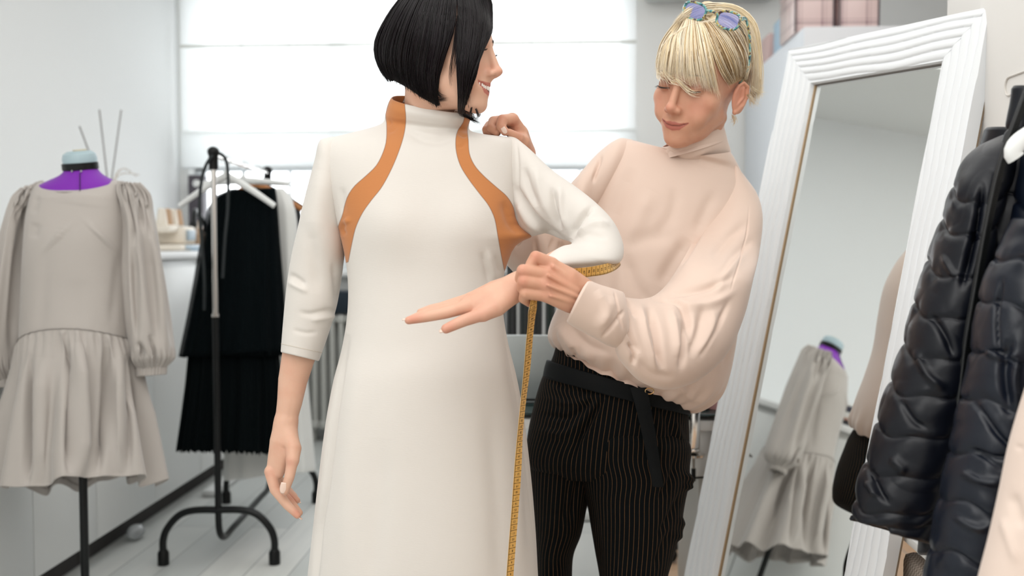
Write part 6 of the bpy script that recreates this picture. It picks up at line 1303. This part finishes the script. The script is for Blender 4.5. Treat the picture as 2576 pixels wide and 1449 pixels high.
# left sleeve: full, gathered into a folded cuff
rows = [(1838, 402, 1872, 440, Z, Z, .05, 0), (1806, 452, 1902, 486, Z, Z, .07, 0), (1784, 520, 1915, 545, Z-.035, Z-.035, .078, 0), (1752, 592, 1908, 624, Z-.09, Z-.09, .084, 0), (1716, 660, 1890, 705, ZO-.10, ZO-.10, .088, 0), (1682, 712, 1868, 795, ZO-.15, ZO-.15, .092, 0), (1650, 742, 1828, 885, ZO-.20, ZO-.20, .095, 0), (1620, 752, 1760, 950, ZO-.245, ZO-.24, .095, 0), (1594, 752, 1680, 976, ZO-.285, ZO-.27, .09, 0), (1572, 748, 1610, 956, ZO-.315, ZO-.30, .08, 0), (1564, 745, 1560, 905, ZO-.34, ZO-.325, .066, 0), (1560, 742, 1548, 880, ZO-.35, ZO-.335, .058, 0)]
G, a = ring_loft(rows, 420, 360, 2.1)
G = sculpt(G, [(((1800, 500), (1770, 560), (1748, 600), (1700, 680)), 8, -9), (((1880, 560), (1830, 600), (1790, 650)), 12, -6), (((1896, 600), (1850, 640), (1810, 700)), 10, -5), (((1870, 640), (1836, 672), (1800, 740)), 12, 6),
  (((1640, 748), (1700, 760), (1730, 800), (1738, 860)), 9, -12), (((1660, 740), (1720, 735), (1790, 720), (1850, 690)), 9, -8), (((1665, 760), (1740, 770), (1800, 760), (1850, 730)), 11, 7),
  (((1630, 770), (1650, 830), (1660, 900), (1668, 930)), 9, -12), (((1612, 770), (1620, 830), (1640, 900), (1650, 930)), 8, 8), (((1690, 780), (1700, 840), (1704, 900)), 10, 8), (((1720, 800), (1722, 870), (1712, 930)), 8, -10), (((1768, 770), (1760, 830), (1736, 900)), 12, -8), (((1795, 780), (1790, 840), (1760, 890)), 11, 6),
  (((1580, 860), (1596, 890), (1590, 920)), 7, -9), (((1578, 800), (1592, 850), (1610, 890)), 7, -8), (((1600, 900), (1640, 940), (1700, 950)), 10, -4), (((1832, 760), (1800, 830), (1760, 900)), 7, -6), (((1566, 750), (1590, 770), (1600, 800)), 6, -7), (((1884, 520), (1880, 580), (1862, 650), (1838, 730)), 2.2, -2.2)])
cloth('left_sleeve', G, M['blouse'], tailor)
rows = [(1572, 742, 1590, 838, ZO-.335, ZO-.325, .050, 0), (1566, 736, 1580, 862, ZO-.35, ZO-.335, .058, 0), (1548, 728, 1558, 874, ZO-.365, ZO-.355, .058, 0), (1528, 722, 1528, 868, ZO-.38, ZO-.37, .055, 0), (1508, 716, 1492, 848, ZO-.395, ZO-.385, .052, 0), (1490, 708, 1446, 824, ZO-.405, ZO-.40, .050, 0), (1483, 706, 1428, 812, ZO-.408, ZO-.405, .050, 0)]
G, a = ring_loft(rows, 170, 260, 2.05)
G = sculpt(G, [(((1570, 780), (1540, 820), (1515, 848)), 5, -5), (((1588, 790), (1590, 830), (1570, 862)), 5, -6), (((1545, 735), (1556, 780), (1566, 830)), 3, -3.5), (((1500, 730), (1520, 770), (1520, 820)), 12, 4), (((1540, 745), (1530, 790), (1500, 830)), 14, 4)])
cloth('sleeve_cuff', G, M['blouse'], tailor, hem0=.012, hem1=.05, thick=.004)
# right sleeve reaching behind the customer
rows = [(1590, 352, 1560, 470, Z, Z, .06, 0), (1556, 350, 1520, 520, Z, Z, .075, 0), (1508, 382, 1470, 590, Z-.0, Z+.01, .085, 0), (1455, 440, 1440, 660, Z-.02, Z-.02, .085, 0), (1400, 500, 1412, 700, Z-.01, Z-.01, .08, 0), (1345, 545, 1378, 724, ZO+.07, ZO+.07, .078, 0), (1300, 590, 1330, 722, ZO+.085, ZO+.085, .07, 0), (1280, 575, 1276, 668, ZO+.085, ZO+.085, .05, 0)]
G, a = ring_loft(rows, 240, 240, 2.1)
G = sculpt(G, [(((1345, 600), (1352, 640), (1362, 690)), 6, -8), (((1392, 600), (1384, 640), (1376, 690)), 6, -9), (((1368, 590), (1368, 640), (1368, 700)), 7, 5), (((1410, 606), (1408, 660)), 6, -6), (((1512, 392), (1500, 430), (1492, 460)), 5, -7)])
cloth('right_sleeve', G, M['blouse'], tailor, hem1=.02)
rows = [(1268, 640, 1352, 668, ZO+.08, ZO+.08, .055, 0), (1276, 590, 1372, 600, ZO+.075, ZO+.075, .055, 0), (1290, 520, 1378, 520, ZO+.05, ZO+.05, .05, 0), (1302, 460, 1374, 455, ZO+.02, ZO+.02, .042, 0), (1316, 420, 1366, 412, ZO-.0, ZO-.0, .034, 0)]
G, a = ring_loft(rows, 120, 160, 2.0); cloth('lower_sleeve', G, M['blouse'], tailor, hem1=.02)

# ------------------------------------------------------------------ trousers
pin = bpy.data.materials.new('navy_pinstripe'); pin.use_nodes = True; k = NT(pin); uv = k.add('ShaderNodeUVMap'); sx_ = k.add('ShaderNodeSeparateXYZ'); k.link(uv.outputs[0], sx_.inputs[0])
fr_ = k.math('FRACT', k.math('DIVIDE', sx_.outputs[0], .0104)); st = k.math('LESS_THAN', k.math('ABSOLUTE', k.math('SUBTRACT', fr_, .5)), .036); ds = k.math('GREATER_THAN', k.math('FRACT', k.math('DIVIDE', sx_.outputs[1], .0016)), .25)
k.link(k.mix(k.math('MULTIPLY', st, k.math('ADD', .6, k.math('MULTIPLY', ds, .4))), lin('#04090b'), lin('#7a5a3d')), k.b.inputs['Base Color']); k.b.inputs['Roughness'].default_value = .9; k.b.inputs['Specular IOR Level'].default_value = .15; M['pin'] = pin
tr_ = Z
def trouser(name, rows, n, seg, strokes, hem1=0., pw=2.1, bk=1.0):
    G, a = ring_loft(rows, n, seg, pw, bk)
    G = sculpt(G, strokes); return cloth(name, G, M['pin'], tailor, hem1=hem1, uvc=.75)
hipst = [(((1385, 960), (1450, 985), (1510, 985)), 7, -5), (((1370, 1000), (1440, 1015), (1510, 990)), 8, 5), (((1360, 1040), (1430, 1050), (1500, 1000)), 8, -6), (((1345, 1080), (1420, 1090), (1480, 1040), (1520, 990)), 9, 6), (((1440, 1160), (1455, 1110), (1490, 1050), (1525, 990)), 8, -12), (((1462, 1120), (1490, 1070), (1530, 1000)), 6, 5), (((1650, 1000), (1680, 1060), (1700, 1130)), 10, -5), (((1700, 1060), (1712, 1100), (1724, 1110)), 9, 5)]
trouser('trouser_hips', [(1400, 868, 1700, 965, tr_, tr_, .105, 0), (1388, 905, 1716, 1000, tr_, tr_, .115, 0), (1366, 945, 1728, 1035, tr_, tr_, .122, 0), (1352, 985, 1731, 1070, tr_, tr_, .125, 0), (1338, 1040, 1732, 1110, tr_, tr_, .128, 0), (1328, 1090, 1732, 1140, tr_, tr_, .128, 0), (1324, 1140, 1730, 1175, tr_, tr_, .125, 0), (1330, 1175, 1722, 1205, tr_, tr_, .115, 0), (1372, 1205, 1690, 1225, tr_, tr_, .08, 0)], 260, 420, hipst, bk=1.75)
trouser('trouser_leg', [(1345, 1050, 1500, 1060, tr_+.04, tr_+.03, .06, 0), (1327, 1110, 1500, 1130, tr_+.04, tr_+.03, .115, 0), (1326, 1180, 1492, 1200, tr_+.05, tr_+.04, .112, 0), (1334, 1260, 1478, 1268, tr_+.06, tr_+.05, .105, 0), (1344, 1340, 1462, 1345, tr_+.07, tr_+.06, .098, 0), (1350, 1400, 1442, 1398, tr_+.07, tr_+.06, .09, 0), (1352, 1460, 1438, 1460, tr_+.07, tr_+.06, .085, 0), (1352, 1620, 1430, 1620, tr_+.07, tr_+.06, .075, 0), (1352, 1850, 1420, 1850, tr_+.07, tr_+.06, .062, 0)], 260, 300,
  [(((1470, 1150), (1450, 1240), (1430, 1330)), 9, -8), (((1440, 1180), (1420, 1290), (1395, 1400)), 8, -6), (((1425, 1300), (1400, 1370), (1390, 1440)), 7, 5), (((1400, 1130), (1405, 1240), (1400, 1330)), 16, 5)], hem1=.02)
trouser('trouser_leg', [(1480, 1030, 1700, 1060, tr_-.0, tr_+.01, .05, 0), (1442, 1090, 1733, 1120, tr_-.02, tr_-.01, .118, 0), (1440, 1150, 1732, 1175, tr_-.02, tr_-.01, .120, 0), (1462, 1205, 1730, 1215, tr_-.02, tr_-.01, .115, 0), (1476, 1260, 1722, 1262, tr_-.01, tr_-.01, .110, 0), (1486, 1320, 1712, 1322, tr_-.01, tr_-.01, .105, 0), (1498, 1390, 1696, 1392, tr_-.0, tr_, .098, 0), (1510, 1460, 1676, 1462, tr_-.0, tr_, .09, 0), (1530, 1640, 1650, 1640, tr_, tr_, .07, 0), (1545, 1900, 1630, 1900, tr_+.02, tr_+.02, .058, 0)], 300, 420,
  [(((1455, 1165), (1462, 1140), (1480, 1060)), 8, -8), (((1440, 1180), (1455, 1200), (1470, 1215)), 9, 7), (((1722, 1190), (1736, 1215), (1722, 1232)), 8, 12), (((1700, 1150), (1690, 1200), (1655, 1260)), 8, -7), (((1712, 1240), (1690, 1290), (1655, 1350)), 8, -7), (((1715, 1300), (1716, 1335), (1700, 1362)), 10, 10), (((1690, 1330), (1660, 1390), (1645, 1430)), 8, -6), (((1560, 1050), (1555, 1200), (1570, 1400)), 30, 4), (((1480, 1230), (1500, 1330), (1516, 1440)), 10, -4)], hem1=.02)
# belt and its hanging end
bm_ = mat('black_belt', '#05090b', .7, spec=.2)
G, a = ring_loft([(1379, 908, 1724, 1002, tr_, tr_, .119, 0), (1374, 925, 1727, 1020, tr_, tr_, .125, 0), (1370, 946, 1730, 1040, tr_, tr_, .127, 0)], 14, 200, 2.15)
N = outward(G); G = G+N*.004; G[:, :, 2] -= np.clip(-np.sin(a), 0, 1)[None]*.004; cloth('belt', G, bm_, tailor, hem0=.004, hem1=.004)
cb = [P(1606, 975, tr_-.137), P(1615, 1010, tr_-.15), P(1630, 1080, tr_-.152), P(1645, 1160, tr_-.15), P(1656, 1225, tr_-.148)]
cc_ = catmull(cb, 40); V = []
for i, p in enumerate(cc_):
    w_ = .017*(1-.35*(i/39)) ; V += [p-CR*w_, p-CR*w_*.3-CF*.003, p+CR*w_*.4-CF*.002, p+CR*w_]
V = np.array(V); V2 = V+CF*.0022; b = MB(); F_ = grid_faces(40, 4, False); b.add(np.concatenate([V, V2]), F_+[[q+160 for q in f][::-1] for f in F_]+[[i*4, i*4+4, i*4+164, i*4+160] for i in range(39)]+[[i*4+3, i*4+163, i*4+167, i*4+7] for i in range(39)]+[[0, 160, 161, 1], [1, 161, 162, 2], [2, 162, 163, 3]]); b.build('belt_end', bm_, tailor)
b = MB(); c = P(1634, 984, tr_-.142); th = np.linspace(0, 2*pi, 30); b.tube([c+CR*.009*cos(t)+CU*.006*sin(t) for t in th], .0012, 8, False); b.build('belt_ring', mat('gold_ring', '#c8a777', .3, 1.0), tailor)
for kx, s in ((aL, 'left'), (aR, 'right')):
    S = SDF(kx+[-.06, -.2, -.11], kx+[.06, .1, .06], .0035); S.chain([kx+[0, .02, -.02], kx+[0, .01, -.065], kx+[0, -.06, -.078], kx+[0, -.14, -.088]], [.038, .034, .032, .022], .01); V, Fq = S.mesh(2); V[:, 2] = np.maximum(V[:, 2], .001)
    mesh('shoe', V, Fq, M['black'], tailor)
# ================================================================== measuring tape
tape = thing('measuring_tape', P(1340, 770, 1.64), 'yellow measuring tape wrapped under the raised elbow and hanging in front of the dress', 'measuring tape')
M['tape'] = mat('tape_yellow', '#dfa64e', .42, var=(30, '#f0c878', .6), coat=.2); M['ink'] = mat('tape_ink', '#2b1a0c', .6)
def glyph(txt):
    c = bpy.data.curves.new('t', 'FONT'); c.body = txt; c.size = 1.0; c.align_x = 'CENTER'; c.align_y = 'CENTER'; c.resolution_u = 2
    o = bpy.data.objects.new('t', c); COL.objects.link(o); bpy.context.view_layer.update(); me = o.to_mesh(); V = np.array([v.co[:] for v in me.vertices]); Fc = [list(p.vertices) for p in me.polygons]; o.to_mesh_clear()
    bpy.data.objects.remove(o); bpy.data.curves.remove(c); return V, Fc
GL = {}
def strip(pts, wid, dirs, n0, step, nsign, rot, numw, name='tape_run'):
    K = np.array([list(p)+[w]+list(d) for p, w, d in zip(pts, wid, dirs)]); n = 260; Q = catmull(K, n); C = Q[:, :3]; W = Q[:, 3]; D = Q[:, 4:7]; Tn = np.gradient(C, axis=0); Tn /= np.linalg.norm(Tn, axis=1)[:, None]
    D = D-Tn*(D*Tn).sum(1)[:, None]; D /= np.linalg.norm(D, axis=1)[:, None]; N = np.cross(Tn, D); sgn = np.sign(-(N@CF).mean()); N = N*sgn
    V = []
    for i in range(n):
        for v, h in ((-1, 0), (1, 0), (1, -.0006), (-1, -.0006)): V.append(C[i]+D[i]*W[i]*v+N[i]*h)
    Fc = grid_faces(n, 4, True)+[[3, 2, 1, 0], [4*n-4, 4*n-3, 4*n-2, 4*n-1]]; run = mesh(name, V, Fc, M['tape'], tape, sharp=30)
    S = np.concatenate([[0], np.cumsum(np.linalg.norm(np.diff(C, axis=0), axis=1))])
    def at(s, v, h=.0003):
        f = np.interp(s, S, np.arange(n)); i = int(min(f, n-2)); w = f-i; g = lambda A: A[i]*(1-w)+A[i+1]*w
        return g(C)+g(D)*g(W)*v+g(N)*h
    b = MB(); s = .004; num = n0
    while s < S[-1]-.004:
        for k_ in range(0, 10, 1 if step < .02 else 1):
            ss = s+k_*step/10
            if ss > S[-1]-.001: break
            L = 1.0 if k_ == 0 else (.5 if k_ == 5 else .28); wd_ = .00035 if k_ == 0 else .00018
            if k_ == 0: b.add([at(ss-wd_, -1), at(ss+wd_, -1), at(ss+wd_, 1), at(ss-wd_, 1)], [[0, 1, 2, 3]])
            else:
                b.add([at(ss-wd_, -1), at(ss+wd_, -1), at(ss+wd_, -1+L), at(ss-wd_, -1+L)], [[0, 1, 2, 3]])
        t = str(num); 
        if t not in GL: GL[t] = glyph(t)
        gv, gf = GL[t]; cs = s+step*.5; hw = np.interp(cs, S, W); pts_ = []
        for x, y, _ in gv:
            if rot: sx2, vy = y*numw, x*numw/hw
            else: sx2, vy = x*numw, y*numw/hw
            pts_.append(at(cs+sx2*rot if rot else cs+sx2, (vy*nsign+.12), .0004))
        if cs+numw < S[-1]: b.add(pts_, gf)
        s += step; num += 1 if n0 < 50 and nsign > 0 else -1
    b.build('scale_marks', M['ink'], run, smooth=False)
dU = CU*.96+CR*.10-CF*.25
strip([P(1392, 690, 1.66), P(1420, 690, 1.668), P(1455, 687.5, 1.685), P(1490, 683, 1.70), P(1520, 677.5, 1.722), P(1542, 670, 1.748), P(1556, 660, 1.79), P(1556, 652, 1.84)], [.0088]*5+[.008, .0066, .006], [dU, dU, dU, dU, CU-CR*.1, CU-CR*.35, CU-CR*.5, CU-CR*.5], 52, .0105, -1, 1, .0058)
dv = CR*.52+CF*.85
strip([P(1350, 730, 1.635), P(1342, 765, 1.633), P(1338, 800, 1.66), P(1332, 860, 1.68), P(1326, 930, 1.70), P(1318, 1000, 1.715), P(1309, 1090, 1.72), P(1303, 1180, 1.725), P(1296, 1280, 1.73), P(1289, 1370, 1.735), P(1283, 1449, 1.74), P(1276, 1560, 1.74)], [.0085]*12, [CR*.62+CF*.8]*5+[CR*.55+CF*.85]*2+[CR*.72+CF*.7]*5, 53, .0105, -1, 1, .0062)
